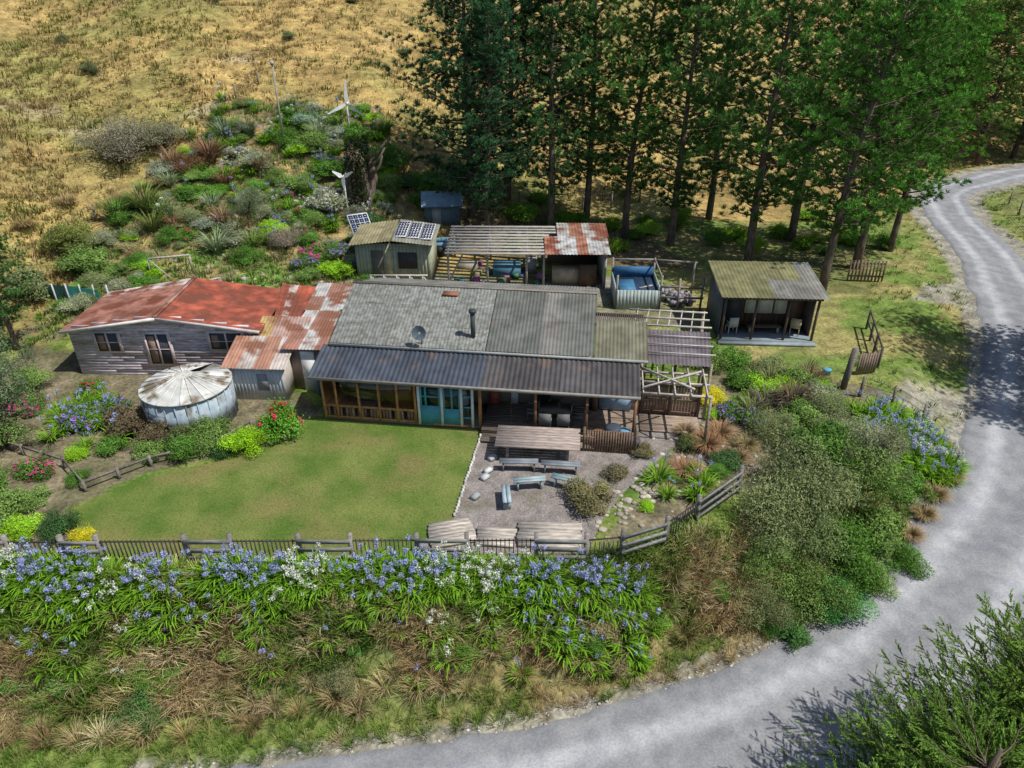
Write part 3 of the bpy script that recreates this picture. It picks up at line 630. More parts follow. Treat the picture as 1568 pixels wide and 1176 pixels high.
bench("blue_bench",.62,20.15,.12,1.15,(.32,.42,.44));bench("blue_bench",1.95,20.2,-.35,1.1,(.32,.42,.44));bench("blue_bench",-.2,19.35,1.65,1.0,(.33,.42,.46))
mb=MB()
for x0,x1,y0,y1,r in((-2.75,-1.3,17.2,18.4,.25),(-1.15,.1,17.1,18.1,-.1),(.2,2.3,17.1,18.3,-.06)):
    n=int((y1-y0)/.17)
    for k in range(n):
        cy=y0+k*.17;cx=(x0+x1)/2
        c,s=math.cos(r),math.sin(r);oy=(k-n/2)*.17
        mb.box((cx-oy*s,(y0+y1)/2+oy*c,.1),(x1-x0+U(-.1,.1),.155,.08),r,ju((1.35,1.28,1.2),.15))
mb.build("weathered_platform",TIMB)
mb=MB();n=30
for k in range(n):
    a=np.array([-1.25,23.5])*(1-k/n)+np.array([-1.98,18.5])*k/n;mb.box((a[0]+U(-.02,.02),a[1],.05),(.08,.158,.1),.15,ju((.55,.53,.5),.25))
mb.build("lawn_edging",mat("stone_edging",(.7,.7,.7),(1,1,1),scale=5,attr=True))
mb=MB()
for a in((-.75,21.9),(-.9,21.1),(-1.0,20.7),(-1.3,19.6)): mb.box((a[0],a[1],.1),(.3,.22,.16),U(0,1),ju((.3,.3,.3)))
mb.build("stepping_blocks",CONC)
def bin_(x,y,c,r=.25,h=.7,name="rubbish_bin"):
    mb=MB();mb.tube([(0,0,0),(0,0,h*.9),(0,0,h),(0,0,h+.04)],[r*.85,r,r*1.1,r*.6],14,c);mb.build(name,PAINT,None,(x,y,tz(x,y)+.02))
bin_(3.9,22.7,(.05,.07,.1),.3,.95);bin_(4.4,23.0,(.15,.3,.45),.22,.6);bin_(4.7,22.5,(.08,.08,.1),.25,.5,"planter_pot");bin_(14.6,28.6,(.1,.35,.5),.2,.25,"blue_tub");bin_(3.4,23.2,(.3,.18,.1),.2,.5,"planter_pot")
E=empty("farm_trailer",(-4.6,43.6,tz(-4.6,43.6)),.15)
mb=MB();mb.bx(-.9,.9,-.5,.5,.45,.52,(.15,.3,.42))
for a in(-.5,.5): mb.bx(-.9,.9,a-.02,a+.02,.52,.85,(.17,.33,.45))
for a in(-.9,.9): mb.bx(a-.02,a+.02,-.48,.48,.52,.85,(.17,.33,.45))
mb.tube([(0,-.62,.3),(0,-.5,.3)],.3,14,(.03,.03,.03));mb.tube([(0,.5,.3),(0,.62,.3)],.3,14,(.03,.03,.03));mb.beam((.9,0,.45),(1.9,0,.4),.06,.06,(.1,.1,.1));mb.build("trailer_body",PAINT,E)
mb=MB()
for (a,b,w,h,r) in((-20.6,38,2.2,1.1,.3),(-24.5,28,1.8,1.2,-.5),(-18,37,1.6,.4,.6)):
    z0=tz(a,b);c,s=math.cos(r),math.sin(r)
    mb.beam((a,b,z0),(a,b,z0+h),.08,.08,(1.3,1.2,1.1));mb.beam((a+w*c,b+w*s,z0),(a+w*c,b+w*s,z0+h),.08,.08,(1.3,1.2,1.1));mb.beam((a,b,z0+h),(a+w*c,b+w*s,z0+h),.1,.1,(1.4,1.3,1.2));mb.beam((a,b,z0+h),(a+w*c*.6,b+w*s*.6-.8,z0+.1),.06,.06,(1.2,1.2,1.1))
for k in range(16):
    a=U(-14.5,-11.5);b=U(46,48.5);z0=tz(a,b);r=U(-.6,.6);mb.beam((a,b,z0+U(.1,.5)),(a+1.6*math.cos(r),b+1.6*math.sin(r),z0+U(.1,.6)),.12,.12,ju((1.2,1.1,1.0),.2))
mb.build("log_pile",TIMB)
def rocks(name,X,Y,S,c=(1,1,1)):
    mb=MB()
    for a,b,s in zip(X,Y,S):
        z0=tz(a,b);n=7;V=[];r=U(0,6)
        for k,(zz,rr) in enumerate(((-.2,.9),(.25,1.),(.6,.65),(.72,.25))):
            for j in range(n): t=j/n*6.283+r;V.append((a+s*rr*math.cos(t)*U(.75,1.15),b+s*rr*math.sin(t)*.8*U(.75,1.15),z0+s*zz*U(.8,1.1)*.8))
        F=[(k*n+j,k*n+(j+1)%n,(k+1)*n+(j+1)%n,(k+1)*n+j) for k in range(3) for j in range(n)]+[(21,22,23,24),(24,25,26,21)]
        mb.add(V,F,ju(c,.25))
    mb.build(name,ROCK)
n=130;t=U(0,1,n);rocks("rock_border",3.0+t*3.8+rng.normal(0,.35,n),18.2+t*3.6+rng.normal(0,.4,n),U(.04,.17,n),(.9,.84,.75))
n=60;rocks("rockery_stones",U(5.5,9.5,n),U(20.5,24.5,n),U(.05,.15,n),(.9,.85,.78))
n=60;rocks("garden_rocks",U(-20,-10,n),U(37,52,n),U(.08,.28,n),(1.,1.,1.))
ii=rng.integers(36,150,900);sg=rng.choice([-1,1],900,p=[.3,.7]);ow=wid[ii]+np.abs(rng.normal(0.0,.2,900))-.05
rocks("roadside_stones",RD[ii,0]+Nn[ii,0]*ow*sg+U(-.3,.3,900),RD[ii,1]+Nn[ii,1]*ow*sg+U(-.2,.2,900),U(.02,.065,900),(1.05,1.05,1.02))
# ------------------------------------------------------------------ vegetation
def tuft_t(nb,h,w,r,droop=.5,up=1.25,segs=2):
    def f(mb):
        a=U(0,6.28,nb);rr=r*np.sqrt(U(0,1,nb));b=np.stack([rr*np.cos(a),rr*np.sin(a),np.full(nb,-.02)],1)
        g=U(.7,1.3,nb)[:,None]*np.ones(3)
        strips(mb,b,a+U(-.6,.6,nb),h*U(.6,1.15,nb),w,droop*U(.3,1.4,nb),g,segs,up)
    return [tpl(f) for _ in range(4)]
DRY=np.array([(.5,.4,.21),(.42,.31,.15),(.58,.49,.3),(.32,.22,.12),(.48,.39,.2)])
GRN=np.array([(.13,.23,.035),(.1,.18,.03),(.19,.26,.055),(.23,.27,.08)])
def pick(P,n,j=.18): return P[rng.integers(0,len(P),n)]*U(1-j,1+j,(n,1))
T1=tuft_t(10,.42,.05,.24,.6)
n=40000;yy=34+100*U(0,1,n)**1.15;xx=U(-1,1,n)*(yy*.78)
xx=np.where((xx>20)&(U(0,1,n)<.5),-np.abs(xx),xx)
d,sd,_=rdist(xx,yy);hz=terrain(xx,yy);cl_=fbm(xx,yy,2.4,91)
ok=(sd>0)&(hz>.7)&(d>4)&~inpoly(xx,yy,garden)&(cl_+U(-.2,.2,n)>.42)
xx,yy=xx[ok],yy[ok];cc=pick(np.array([(.4,.29,.13),(.34,.26,.1),(.47,.37,.19),(.26,.23,.09)]),len(xx))
cc=np.where((fbm(xx,yy,6,31)>.54)[:,None],cc*np.array((.68,.88,.62)),cc)
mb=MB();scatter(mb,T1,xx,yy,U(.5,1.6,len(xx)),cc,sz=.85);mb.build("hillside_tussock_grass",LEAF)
T2=tuft_t(24,.62,.024,.2,.55,1.3,3)
n=12000;xx=U(-22,17,n);yy=U(9,22,n);d,sd,_=rdist(xx,yy);hz=terrain(xx,yy)
ok=(sd>0)&(hz<-.1)&(d>2.5)&(yy<21)
xx,yy,d=xx[ok],yy[ok],d[ok]
g=fbm(xx,yy,2.0,41)+.3*ss((5.2-d)/1.5)*ss((-xx+1)/6)
cc=np.where((g>.53)[:,None],pick(GRN,len(xx))*1.1,pick(DRY,len(xx))*(.7+.6*fbm(xx,yy,1.1,44))[:,None])
sc_=np.where(d<(4.4-1.2*ss((xx-2)/5)),U(.35,.7,len(xx)),U(.7,1.5,len(xx)))
mb=MB();scatter(mb,T2,xx,yy,sc_,cc)
T5=tuft_t(90,1.0,.02,.22,.75,1.35,4)
n=230;xx=U(-18,8,n);yy=np.interp(xx,[-18,-2,4,8],[12.8,13.9,14.8,16.5])+U(-1.0,1.3,n);d,sd,_=rdist(xx,yy);ok=d>3.4;xx,yy=xx[ok],yy[ok]
scatter(mb,T5,xx,yy,U(.6,1.0,len(xx)),pick(DRY,len(xx))*1.0);mb.build("bank_long_grass",LEAF)
T3=tuft_t(10,.2,.03,.12,.5,1.2,2)
n=10000;xx=U(-22,50,n);yy=U(7,75,n);d,sd,_=rdist(xx,yy)
ok=((sd<0)&(d>2.6)&(d<14))|((sd>0)&(d>2.6)&(d<8)&(yy>20))|((sd>0)&(d>2.6)&(d<6)&(xx<0))
xx,yy=xx[ok],yy[ok];cc=np.where((fbm(xx,yy,3,51)>.42)[:,None],pick(GRN,len(xx)),pick(DRY,len(xx)))
mb=MB();scatter(mb,T3,xx,yy,U(.7,1.8,len(xx)),cc);mb.build("verge_grass",LEAF)
n=6500;xx=U(-25,-8,n);yy=U(30,58,n);ok=inpoly(xx,yy,garden)&(fbm(xx,yy,3,61)>.38);xx,yy=xx[ok],yy[ok]
mb=MB();scatter(mb,T3,xx,yy,U(.8,2.2,len(xx)),pick(np.array([(.12,.25,.03),(.16,.26,.05),(.36,.32,.16)]),len(xx)));mb.build("garden_weeds",LEAF)
n=5200;xx=U(-15.3,-1.3,n);yy=U(16.7,25,n);ok=inpoly(xx,yy,LAWN);xx,yy=xx[ok],yy[ok]
T4=tuft_t(6,.07,.03,.1,.6,1.1,2);mb=MB();scatter(mb,T4,xx,yy,U(.6,1.2,len(xx)),np.where((fbm(xx,yy,2,53)>.5)[:,None],np.array([(.17,.195,.06)]),np.array([(.11,.17,.03)]))*U(.8,1.2,(len(xx),1)));mb.build("lawn_tufts",LEAF)
def agap(white):
    def f(mb):
        nb=64;a=U(0,6.28,nb);b=np.stack([.1*np.cos(a),.1*np.sin(a),np.zeros(nb)],1)
        strips(mb,b,a,U(.5,.85,nb),.055,U(.4,1.05,nb),np.array((.16,.32,.025))*U(.6,1.5,(nb,1)),4,1.25)
        ns=rng.integers(1,4)
        for k in range(ns):
            t=U(0,6.28);r=U(.05,.35);top=np.array([r*math.cos(t),r*math.sin(t),U(.75,1.1)]);bot=np.array([.05*math.cos(t),.05*math.sin(t),.1])
            mb.tube([bot,(bot+top)/2,top],.009,4,(.14,.24,.07),cap=False)
            m=32;D=rdir(m);c=(.72,.75,.66) if white else (.37,.41,.68)
            leaves(mb,top+D*U(.04,.1,(m,1)),D,.06,.03,np.array(c)*U(.7,1.25,(m,1)),.8,0)
    return tpl(f)
AB=[agap(False) for _ in range(6)];AW=[agap(True) for _ in range(4)]
n=400;xx=U(-17.5,4.2,n);yy=16.0-np.abs(rng.normal(0,.75,n));w=vn(xx,yy*0,1.9,71)+U(-.15,.15,n)
mb=MB();k=w<.72;scatter(mb,AB,xx[k],yy[k],U(.75,1.3,k.sum()));k=~k;scatter(mb,AW,xx[k],yy[k],U(.75,1.2,k.sum()))
mb.build("agapanthus_border",LEAF)
mb=MB();xx=np.concatenate([U(14.2,17.8,95),U(-19,-15.5,18),U(5.2,7,5)]);yy=np.concatenate([U(22.3,25.5,95),U(22.5,26,18),U(19.5,20.8,5)]);scatter(mb,AB,xx,yy,U(.8,1.25,len(xx)));scatter(mb,AW,U(16,18,16),U(22.8,24.6,16),U(.9,1.2,16));mb.build("agapanthus_clump",LEAF)
mb=MB();xx=U(-22,-9,90);yy=U(42,57,90);scatter(mb,AB+AW[:2],xx,yy,U(.8,1.4,90));mb.build("agapanthus_drift",LEAF)
def flaxf(mb):
    nb=120;a=U(0,6.28,nb);b=np.stack([.2*np.cos(a),.2*np.sin(a),np.zeros(nb)],1)
    strips(mb,b,a,U(1.0,1.7,nb),.075,U(.25,.8,nb),U(.55,1.3,(nb,1))*np.ones(3),4,1.3)
FLX=[]
for k in range(3):
    m_=MB();flaxf(m_);FLX.append(m_.build("flax_mesh",LEAFO,coll=False))
def plant(name,me,x,y,s,c,zo=0,rz=None,sz=1.0):
    return obj(name,me,None,(x,y,tz(x,y)+zo),U(0,6.28) if rz is None else rz,(s,s,s*sz),c)
def shrubmesh(nb=14,nl=5200,lf=.085,flat=.8,flowers=None,nf=0,asp=.5):
    mb=MB();cs=[];rs=[]
    for k in range(nb):
        t=U(0,6.28);r=U(0,.72)**.8;zc=U(.15,.85)*flat*(1.1-.5*r);cs.append((r*math.cos(t),r*math.sin(t),zc));rs.append(U(.16,.42))
    cs=np.array(cs);rs=np.array(rs);b=rng.choice(nb,nl,p=rs**2/(rs**2).sum());D=rdir(nl);D[:,2]=np.abs(D[:,2])*.9+D[:,2]*.1;
    rad=rs[b]*(.5+.75*U(0,1,nl)**.6);P=cs[b]+D*rad[:,None];P[:,2]=np.maximum(P[:,2],.02)
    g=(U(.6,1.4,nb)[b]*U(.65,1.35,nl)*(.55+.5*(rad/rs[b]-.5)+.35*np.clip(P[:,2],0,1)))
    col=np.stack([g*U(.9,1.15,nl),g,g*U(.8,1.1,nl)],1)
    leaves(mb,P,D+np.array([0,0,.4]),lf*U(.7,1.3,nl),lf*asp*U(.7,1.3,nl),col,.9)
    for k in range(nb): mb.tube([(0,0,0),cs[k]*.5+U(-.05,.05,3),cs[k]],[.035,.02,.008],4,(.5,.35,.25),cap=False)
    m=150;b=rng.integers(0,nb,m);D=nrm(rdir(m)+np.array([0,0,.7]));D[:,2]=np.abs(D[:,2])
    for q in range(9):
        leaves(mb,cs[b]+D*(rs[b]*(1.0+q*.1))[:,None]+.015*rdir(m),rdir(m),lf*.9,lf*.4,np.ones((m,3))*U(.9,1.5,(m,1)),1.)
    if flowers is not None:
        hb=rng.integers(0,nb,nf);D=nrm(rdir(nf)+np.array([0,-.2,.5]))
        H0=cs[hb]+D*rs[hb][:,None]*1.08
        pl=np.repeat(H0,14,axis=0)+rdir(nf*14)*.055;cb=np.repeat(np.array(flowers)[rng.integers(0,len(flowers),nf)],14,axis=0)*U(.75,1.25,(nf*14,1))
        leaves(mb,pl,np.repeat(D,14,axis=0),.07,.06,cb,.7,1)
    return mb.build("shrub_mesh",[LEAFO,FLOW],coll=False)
SH=[shrubmesh() for _ in range(4)]+[shrubmesh(18,6500,.07,1.0) for _ in range(2)]
FINE=[shrubmesh(20,9000,.06,1.0,asp=.28) for _ in range(3)]
PINK=shrubmesh(12,3500,.09,.7,[(.65,.05,.3),(.7,.1,.35)],140);PURP=shrubmesh(12,3500,.09,.7,[(.38,.16,.58),(.3,.24,.64)],150);WHT=shrubmesh(12,3500,.09,.8,[(.7,.68,.62),(.6,.55,.6)],120)
REDF=shrubmesh(12,4500,.09,.9,[(.65,.03,.1)],50)
olive=(.18,.22,.1);gr=(.1,.21,.04);dk=(.06,.13,.045);lime=(.23,.42,.03);grey=(.24,.27,.17);brn=(.19,.11,.06);yel=(.5,.47,.03);mid=(.15,.24,.065)
def S_(me,x,y,s,c,sz=1.,name="shrub"): plant(name,me if not isinstance(me,int) else SH[me],x,y,s,tuple(np.array(c)*1.2),-.03,None,sz)
for (me,a,b,s,c,sz) in((FINE[0],9.1,18.2,1.8,olive,1.2),(FINE[1],10.6,19.8,1.9,olive,1.25),(FINE[2],9.7,16.9,1.5,mid,1.1),(5,11.3,18.1,1.6,gr,1.1),(4,10.6,16.6,1.1,(.06,.19,.05),.9),
  (FINE[1],12.5,20.8,1.8,mid,1.3),(3,13.2,19.4,1.3,mid,1.1),(FINE[0],13.3,22.2,1.6,grey,1.3),(1,14.9,21.5,1.2,gr,1.),(FINE[2],14.6,23.2,1.0,grey,1.2),(2,11.3,21.7,1.5,gr,1.2),(FINE[0],8.3,17.5,1.2,mid,1.),
  (2,7.9,21.6,.8,dk,.7),(FINE[1],10.5,23.4,1.2,olive,1.),(0,11.9,24.4,1.,mid,1.),(FINE[0],13.4,24.9,1.,olive,1.),(4,12.2,17.5,.9,mid,.9),(5,13.9,18.3,.8,gr,.9),(FINE[2],8.0,16.3,1.1,olive,1.1),(1,9.0,15.6,.7,(.08,.18,.05),.9),(FINE[1],10.2,18.3,1.5,(.15,.21,.08),1.4)): S_(me,a,b,s,c,sz)
for (me,a,b,s,c,sz) in((0,2.6,19.3,.95,(.17,.16,.08),.9),(1,3.9,20.9,.6,(.15,.14,.08),.8),(2,4.9,22.2,.62,(.16,.15,.08),.7),(3,6.9,22.7,.7,(.1,.13,.05),.7),
  (4,8.6,26.2,.75,yel,.8),(5,9.3,29.5,1.1,mid,1.),(1,10.5,29.3,1.0,gr,1.),(0,11.3,26.7,1.1,lime,.9),(2,10.3,27.3,.9,gr,.9),(3,12.7,27.2,1.,mid,1.),(3,3.2,19.9,.35,lime,.7),(0,11.9,28.6,.9,olive,1.),
  (1,13.3,26.,1.,grey,1.),(2,8.3,24.8,.5,lime,.8),(5,5.8,20.6,.45,mid,.8),(4,7.6,20.9,.5,gr,.8),(1,4.7,19.1,.4,lime,.7),(0,9.9,25.8,.7,mid,.8),(2,13.9,27.3,.7,lime,.8)): S_(me,a,b,s,c,sz)
S_(PURP,9.6,24.4,.85,gr);S_(PURP,9.1,24.9,.7,gr)
for (me,a,b,s,c,sz) in((REDF,-9.5,23.8,1.15,(.1,.24,.03),1.1),(4,-10.3,22.6,.85,(.22,.4,.02),1.),(5,-11.9,23.0,1.1,mid,.9),(0,-12.9,23.2,.95,(.1,.12,.05),1.),(1,-14.0,23.3,1.05,(.12,.1,.06),1.),(2,-15.4,23.5,1.2,(.14,.11,.07),1.),
  (3,-12.6,22.1,.9,gr,.9),(0,-13.9,22.3,.75,mid,.8),(1,-15.6,22.5,.7,gr,.9),(2,-16.6,22.2,.6,lime,.7),(3,-11.2,22.2,.6,dk,.8),(PURP,-17.6,24.3,1.0,gr,1.),(PURP,-16.9,25.2,.9,gr,1.),(PINK,-17.8,21.0,.75,gr,1.),
  (4,-16.2,17.6,.7,lime,.9),(5,-14.9,17.7,.7,dk,1.2),(0,-17.5,18.2,1.1,mid,1.),(1,-18.8,19.6,1.2,gr,1.),(2,-13.9,17.2,.5,yel,1.2),(3,-18.3,17.0,.9,olive,1.),(4,-20.2,22.5,1.3,mid,1.1),(WHT,-19.6,18.4,.8,mid,1.),(0,-16.9,19.3,.7,mid,.8),(5,-15.9,20.6,.5,gr,.8),(PINK,-20.5,25.5,.9,gr,1.),(REDF,-18.6,26.6,.7,gr,1.),(4,-21.6,27.2,.9,mid,1.)): S_(me,a,b,s,c,sz)
for (me,a,b,s,c,sz) in((PINK,-11.9,41.3,1.2,gr,.9),(PURP,-12.4,40.4,1.0,gr,.9),(PURP,-10.9,41.9,1.1,gr,.9),(WHT,-12.4,46.2,1.5,grey,1.),(REDF,-13.6,44.9,1.0,gr,.9),(PINK,-13.2,43.6,.8,gr,.9),(FINE[0],-27.0,49.5,2.8,(.2,.19,.14),.9),(FINE[1],-24.5,51,2.1,(.2,.2,.13),.9),
  (FINE[0],-13.9,41.9,1.2,(.24,.21,.17),1.),(5,-15.9,40.2,1.0,gr,.9),(4,-16.6,45.5,1.3,(.17,.21,.12),.9),(0,-14.6,48.2,1.4,mid,.8),(1,-12.6,49.9,1.5,gr,.8),(2,-10.8,51.5,1.5,(.15,.24,.06),.8),(3,-14.2,52.2,1.6,mid,.8),
  (4,-17.5,49.5,1.2,grey,.9),(5,-16.4,52.9,1.4,gr,.8),(0,-19.8,46.4,1.2,(.1,.24,.03),.6),(1,-11.5,54.3,1.6,gr,.7),(2,-24.4,37.5,1.6,mid,1.),(3,-25.9,35.2,1.5,olive,1.),(4,-25.7,39.5,1.6,(.14,.17,.05),.9),(5,-26.5,33.0,1.2,mid,.9),
  (0,-15.4,55.5,1.2,(.2,.3,.2),.7),(1,-7.5,50.5,1.3,dk,.9),(2,-6.6,48.7,1.2,gr,.9),(3,-9.2,45.2,1.1,dk,1.),(FINE[1],-21.8,48.5,1.4,brn,.7),(5,-9.0,52.3,1.8,gr,.8),(0,-6.2,51.,1.5,gr,.8),
  (PURP,-18.3,44.2,.7,gr,.8),(PINK,-15.3,47.4,.7,gr,.9),(REDF,-19.6,41.6,.7,gr,.9),(PURP,-14.8,44.4,.8,gr,.9),(WHT,-16.9,41.6,.7,grey,.8),(WHT,-19.,50.6,.9,grey,.8),(PINK,-22.1,44.9,.6,gr,.9),(PURP,-13.3,51.3,.9,gr,.8),(REDF,-17.6,47.0,.6,gr,.9),(WHT,-10.2,43.9,.6,grey,.8)): S_(me,a,b,s,c,sz)
cols=[mid,gr,olive,(.12,.26,.05),lime,grey,(.28,.26,.13),(.26,.3,.22)]
for k in range(190):
    a=U(-26,-8);b=U(34,58)
    if not inpoly(np.array([a]),np.array([b]),garden)[0] or (-20<a<-13 and 35<b<40.5) or b<39 and a>-12: continue
    S_(int(rng.integers(0,6)),a,b,U(.4,1.1),cols[rng.integers(0,8)],.8)
fl=[(-22.8,43.5,1.35,(.2,.26,.07)),(-24.3,42.6,1.2,(.16,.22,.06)),(-21.8,41.8,1.,(.2,.24,.07)),(-20.6,49.4,1.3,(.28,.16,.1)),(-19.2,47.4,.9,(.3,.16,.1)),(-20.5,52.5,1.2,(.22,.28,.18)),(-18.9,52.9,1.1,(.22,.28,.15)),(-17.0,42.6,.9,(.24,.25,.08)),(-26.2,30.5,.9,(.3,.33,.06)),(12.0,25.7,.9,(.2,.15,.1)),(10.8,25.4,.8,(.19,.16,.13)),(-9.5,55.5,1,(.15,.24,.06)),(-16.9,57,.9,(.2,.25,.12))]
for k in range(18): fl.append((U(-25,-14),U(40,56),U(.7,1.2),[(.22,.32,.07),(.3,.38,.2),(.32,.2,.12)][rng.integers(0,3)]))
for k in range(6): fl.append((U(9.8,14),U(24.6,28.8),U(.5,.8),[(.22,.24,.1),(.26,.19,.12)][rng.integers(0,2)]))
for (a,b,s,c) in fl: plant("flax_bush",FLX[rng.integers(0,3)],a,b,s,c)
def tus(mb):
    nb=420;a=U(0,6.28,nb);b=np.stack([.15*np.cos(a),.15*np.sin(a),np.zeros(nb)],1)
    strips(mb,b,a,U(.5,.8,nb),.018,U(.5,1.2,nb),U(.6,1.3,(nb,1))*np.ones(3),4,1.3)
m_=MB();tus(m_);TUS=m_.build("tussock_mesh",LEAFO,coll=False)
for (a,b,s,c) in((6.4,21.0,1.1,(.42,.25,.15)),(7.6,22.6,1.2,(.42,.25,.14)),(8.3,23.4,1.2,(.42,.27,.15)),(7.0,20.2,.7,(.36,.26,.15)),(7.0,23.6,.9,(.34,.26,.15)),(12.8,23.6,1.2,(.34,.28,.16)),(5.6,20.0,.5,(.38,.3,.16)),(8.6,21.8,.9,(.38,.26,.15)),(9.2,22.7,.9,(.36,.3,.15)),(16.5,21.6,1.,(.42,.32,.16)),(17.6,22.6,.9,(.42,.32,.16)),(15.6,20.6,.9,(.42,.32,.16)),(14.6,19.6,.9,(.42,.3,.15)),(18.2,24.2,.9,(.42,.32,.16)),
  (-23,46.5,1.2,(.4,.3,.15)),(-25,45,1.2,(.4,.3,.15)),(-22,39.5,1.1,(.4,.3,.15)),(-28,44,1.3,(.42,.32,.16)),(-29,41,1.2,(.4,.3,.14))): plant("tussock_grass",TUS,a,b,s,c)
for k in range(80):
    a=U(-18,9);b=float(np.interp(a,[-17,2,9],[13.0,14.8,16.2]))+U(-.6,1.5)
    S_(int(rng.integers(0,6)),a,b,U(.2,.6),[(.14,.26,.05),(.1,.22,.045),(.3,.26,.14),(.15,.22,.055)][rng.integers(0,4)],.9,"bank_shrub")
S_(5,-10.8,13.2,.9,(.08,.17,.05),.9,"bank_shrub");S_(FINE[0],-5.1,13.6,.7,(.18,.2,.1),.9,"bank_shrub")
# ------------------------------------------------------------------ pines
def pinemesh(h=17,r=3.8,nb=80,ncl=12,nn=30,c0=(.075,.16,.045),z0=.2,lean=0,nl=.34,nw=.036,cone=.6):
    mb=MB();k=9;tt=np.linspace(0,1,k);P=np.stack([lean*tt**1.5+.15*np.sin(tt*5+U(0,6)),.15*np.sin(tt*4+U(0,6)),tt*h-.3],1)
    mb.tube(P,.28*(1-tt*.88),8,(1.6,1.45,1.4),1)
    for b in range(nb):
        t=z0+(1-z0)*(b+U(0,1))/nb*.98;base=np.array([np.interp(t,tt,P[:,i]) for i in range(3)])
        a=b*2.4+U(-.5,.5);prof=min(1,(t-z0)/.2+.4)*(1-((t-.35)/.68)**2*cone if t>.35 else 1);L=r*max(prof,.12)*U(.5,1.25)
        up=U(-.25,.3)+t*.35
        q=np.linspace(0,1,5);br=np.stack([base[0]+np.cos(a)*L*q,base[1]+np.sin(a)*L*q,base[2]+L*(up*q+.18*q*q)],1)
        mb.tube(br,.06*(1-q*.85)*(1.2-t*.5),4,(1.3,1.2,1.1),1,False)
        if U(0,1)<.08 and t<.6: continue
        nc=int(ncl*(.5+.6*prof));s=U(.3,1.03,nc);cp=np.stack([np.interp(s,q,br[:,i]) for i in range(3)],1)+rng.normal(0,1,(nc,3))*np.array([.34,.34,.16])*(.5+.6*prof)
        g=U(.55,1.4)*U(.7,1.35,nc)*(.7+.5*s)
        D=nrm(rdir(nc*nn)+np.array([np.cos(a)*.5,np.sin(a)*.5,.9]))
        C=np.repeat(cp,nn,axis=0);P2=C+D*nl*.5*U(.3,1.2,(nc*nn,1));T=D;Bv=nrm(np.cross(D,rdir(nc*nn)))
        V,F=quads(P2,T,Bv,nl*U(.6,1.1,nc*nn),nw*U(.7,1.3,nc*nn))
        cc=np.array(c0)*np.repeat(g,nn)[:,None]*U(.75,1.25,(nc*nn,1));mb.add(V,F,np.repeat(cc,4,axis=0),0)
    return mb.build("pine_mesh",[NEEDLE,BARK],coll=False)
PN=[pinemesh(17,3.7,112,15,34,z0=.2),pinemesh(18,3.4,116,15,34,z0=.16),pinemesh(16,4.3,108,16,34,lean=1.2,z0=.24),pinemesh(18,3.5,112,15,34,lean=-.8,z0=.18)]
PD=pinemesh(19,4.6,150,17,34,z0=.1)
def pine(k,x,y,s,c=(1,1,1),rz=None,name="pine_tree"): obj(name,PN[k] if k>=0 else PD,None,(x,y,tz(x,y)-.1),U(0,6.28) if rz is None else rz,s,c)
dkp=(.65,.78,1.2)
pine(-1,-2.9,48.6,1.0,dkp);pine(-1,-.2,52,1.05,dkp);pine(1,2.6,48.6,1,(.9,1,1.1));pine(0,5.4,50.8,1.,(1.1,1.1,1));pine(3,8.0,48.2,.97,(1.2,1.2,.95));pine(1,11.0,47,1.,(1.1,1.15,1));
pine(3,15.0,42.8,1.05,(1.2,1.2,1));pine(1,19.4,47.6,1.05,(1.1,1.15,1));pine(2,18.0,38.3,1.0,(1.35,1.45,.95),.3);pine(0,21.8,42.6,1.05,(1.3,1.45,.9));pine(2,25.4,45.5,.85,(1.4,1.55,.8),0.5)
pine(1,-1.5,46.3,.8,dkp);pine(0,14.8,52.5,1.,(1.1,1.15,1))
pine(0,27.8,28.5,.78);pine(3,29.5,31.,.8);pine(1,27.6,25.0,.62)
for (a,b,s,k) in((40,72,.95,-1),(45,70,.9,-1),(50,72,.95,-1),(56,71,1.,-1),(43,77,1.05,-1),(49,80,1.1,-1),(57,78,1.1,-1),(63,76,1.1,-1),(37,79,.9,0),(54,66.5,.7,-1)): pine(k,a,b,s,(2.3,1.8,1.5),None,"macrocarpa_tree")
for k in range(34): S_(int(rng.integers(0,6)),U(-1,26),U(45,53),U(.7,1.4),[(.12,.24,.03),(.2,.34,.04),gr][rng.integers(0,3)],.8,"understorey_shrub")
for (a,b,s) in((-20,92,2.2),(-17,95,2.5),(-23,96,2.),(-14,90,1.6),(-37,88,1.6),(-8,84,1.6),(-3,88,2.2),(-28,75,1.),(-12,93,2.4),(-45,80,1.2),(-33,60,.9),(-10,72,.9),(-38,66,.8),(-26,80,1.3),(-31,84,1.2),(-50,88,1.4),(-16,80,1.0),(-20,70,.7)): S_(int(rng.integers(0,6)),a,b,s,(.13,.16,.08),.8,"hill_shrub")
# dead stump
mb=MB()
for k in range(7):
    a=U(0,6.28);r=U(.1,.7);hh=U(2.6,5.0);t=np.linspace(0,1,6);P=np.stack([r*math.cos(a)*(1+.6*t)+.15*np.sin(t*6+k),r*math.sin(a)*(1+.5*t),t*hh-.3],1);mb.tube(P,np.array([.62,.5,.42,.36,.28,.08])*U(.7,1.1),8,(.7,.75,1.0),0)
for k in range(3): mb.tube([(.5,0,2+k*.6),(1.2,-.1,2.6+k*.5),(1.5+.2*k,-.1,3.4+k*.5)],[.16,.1,.05],6,(.7,.75,1.0))
m=4200;t=U(0,1,m);a=U(0,6.28,m);P=np.stack([np.cos(a)*(1.0-.2*t)*U(.8,1.25,m),np.sin(a)*(1.0-.2*t)*U(.8,1.25,m),t*4.5],1);k=(P[:,0]<.45);P=P[k]
leaves(mb,P,np.stack([np.cos(a),np.sin(a),0*a],1)[k],.16,.1,np.array((.035,.05,.02))*U(.6,1.4,(k.sum(),1)),.8,1)
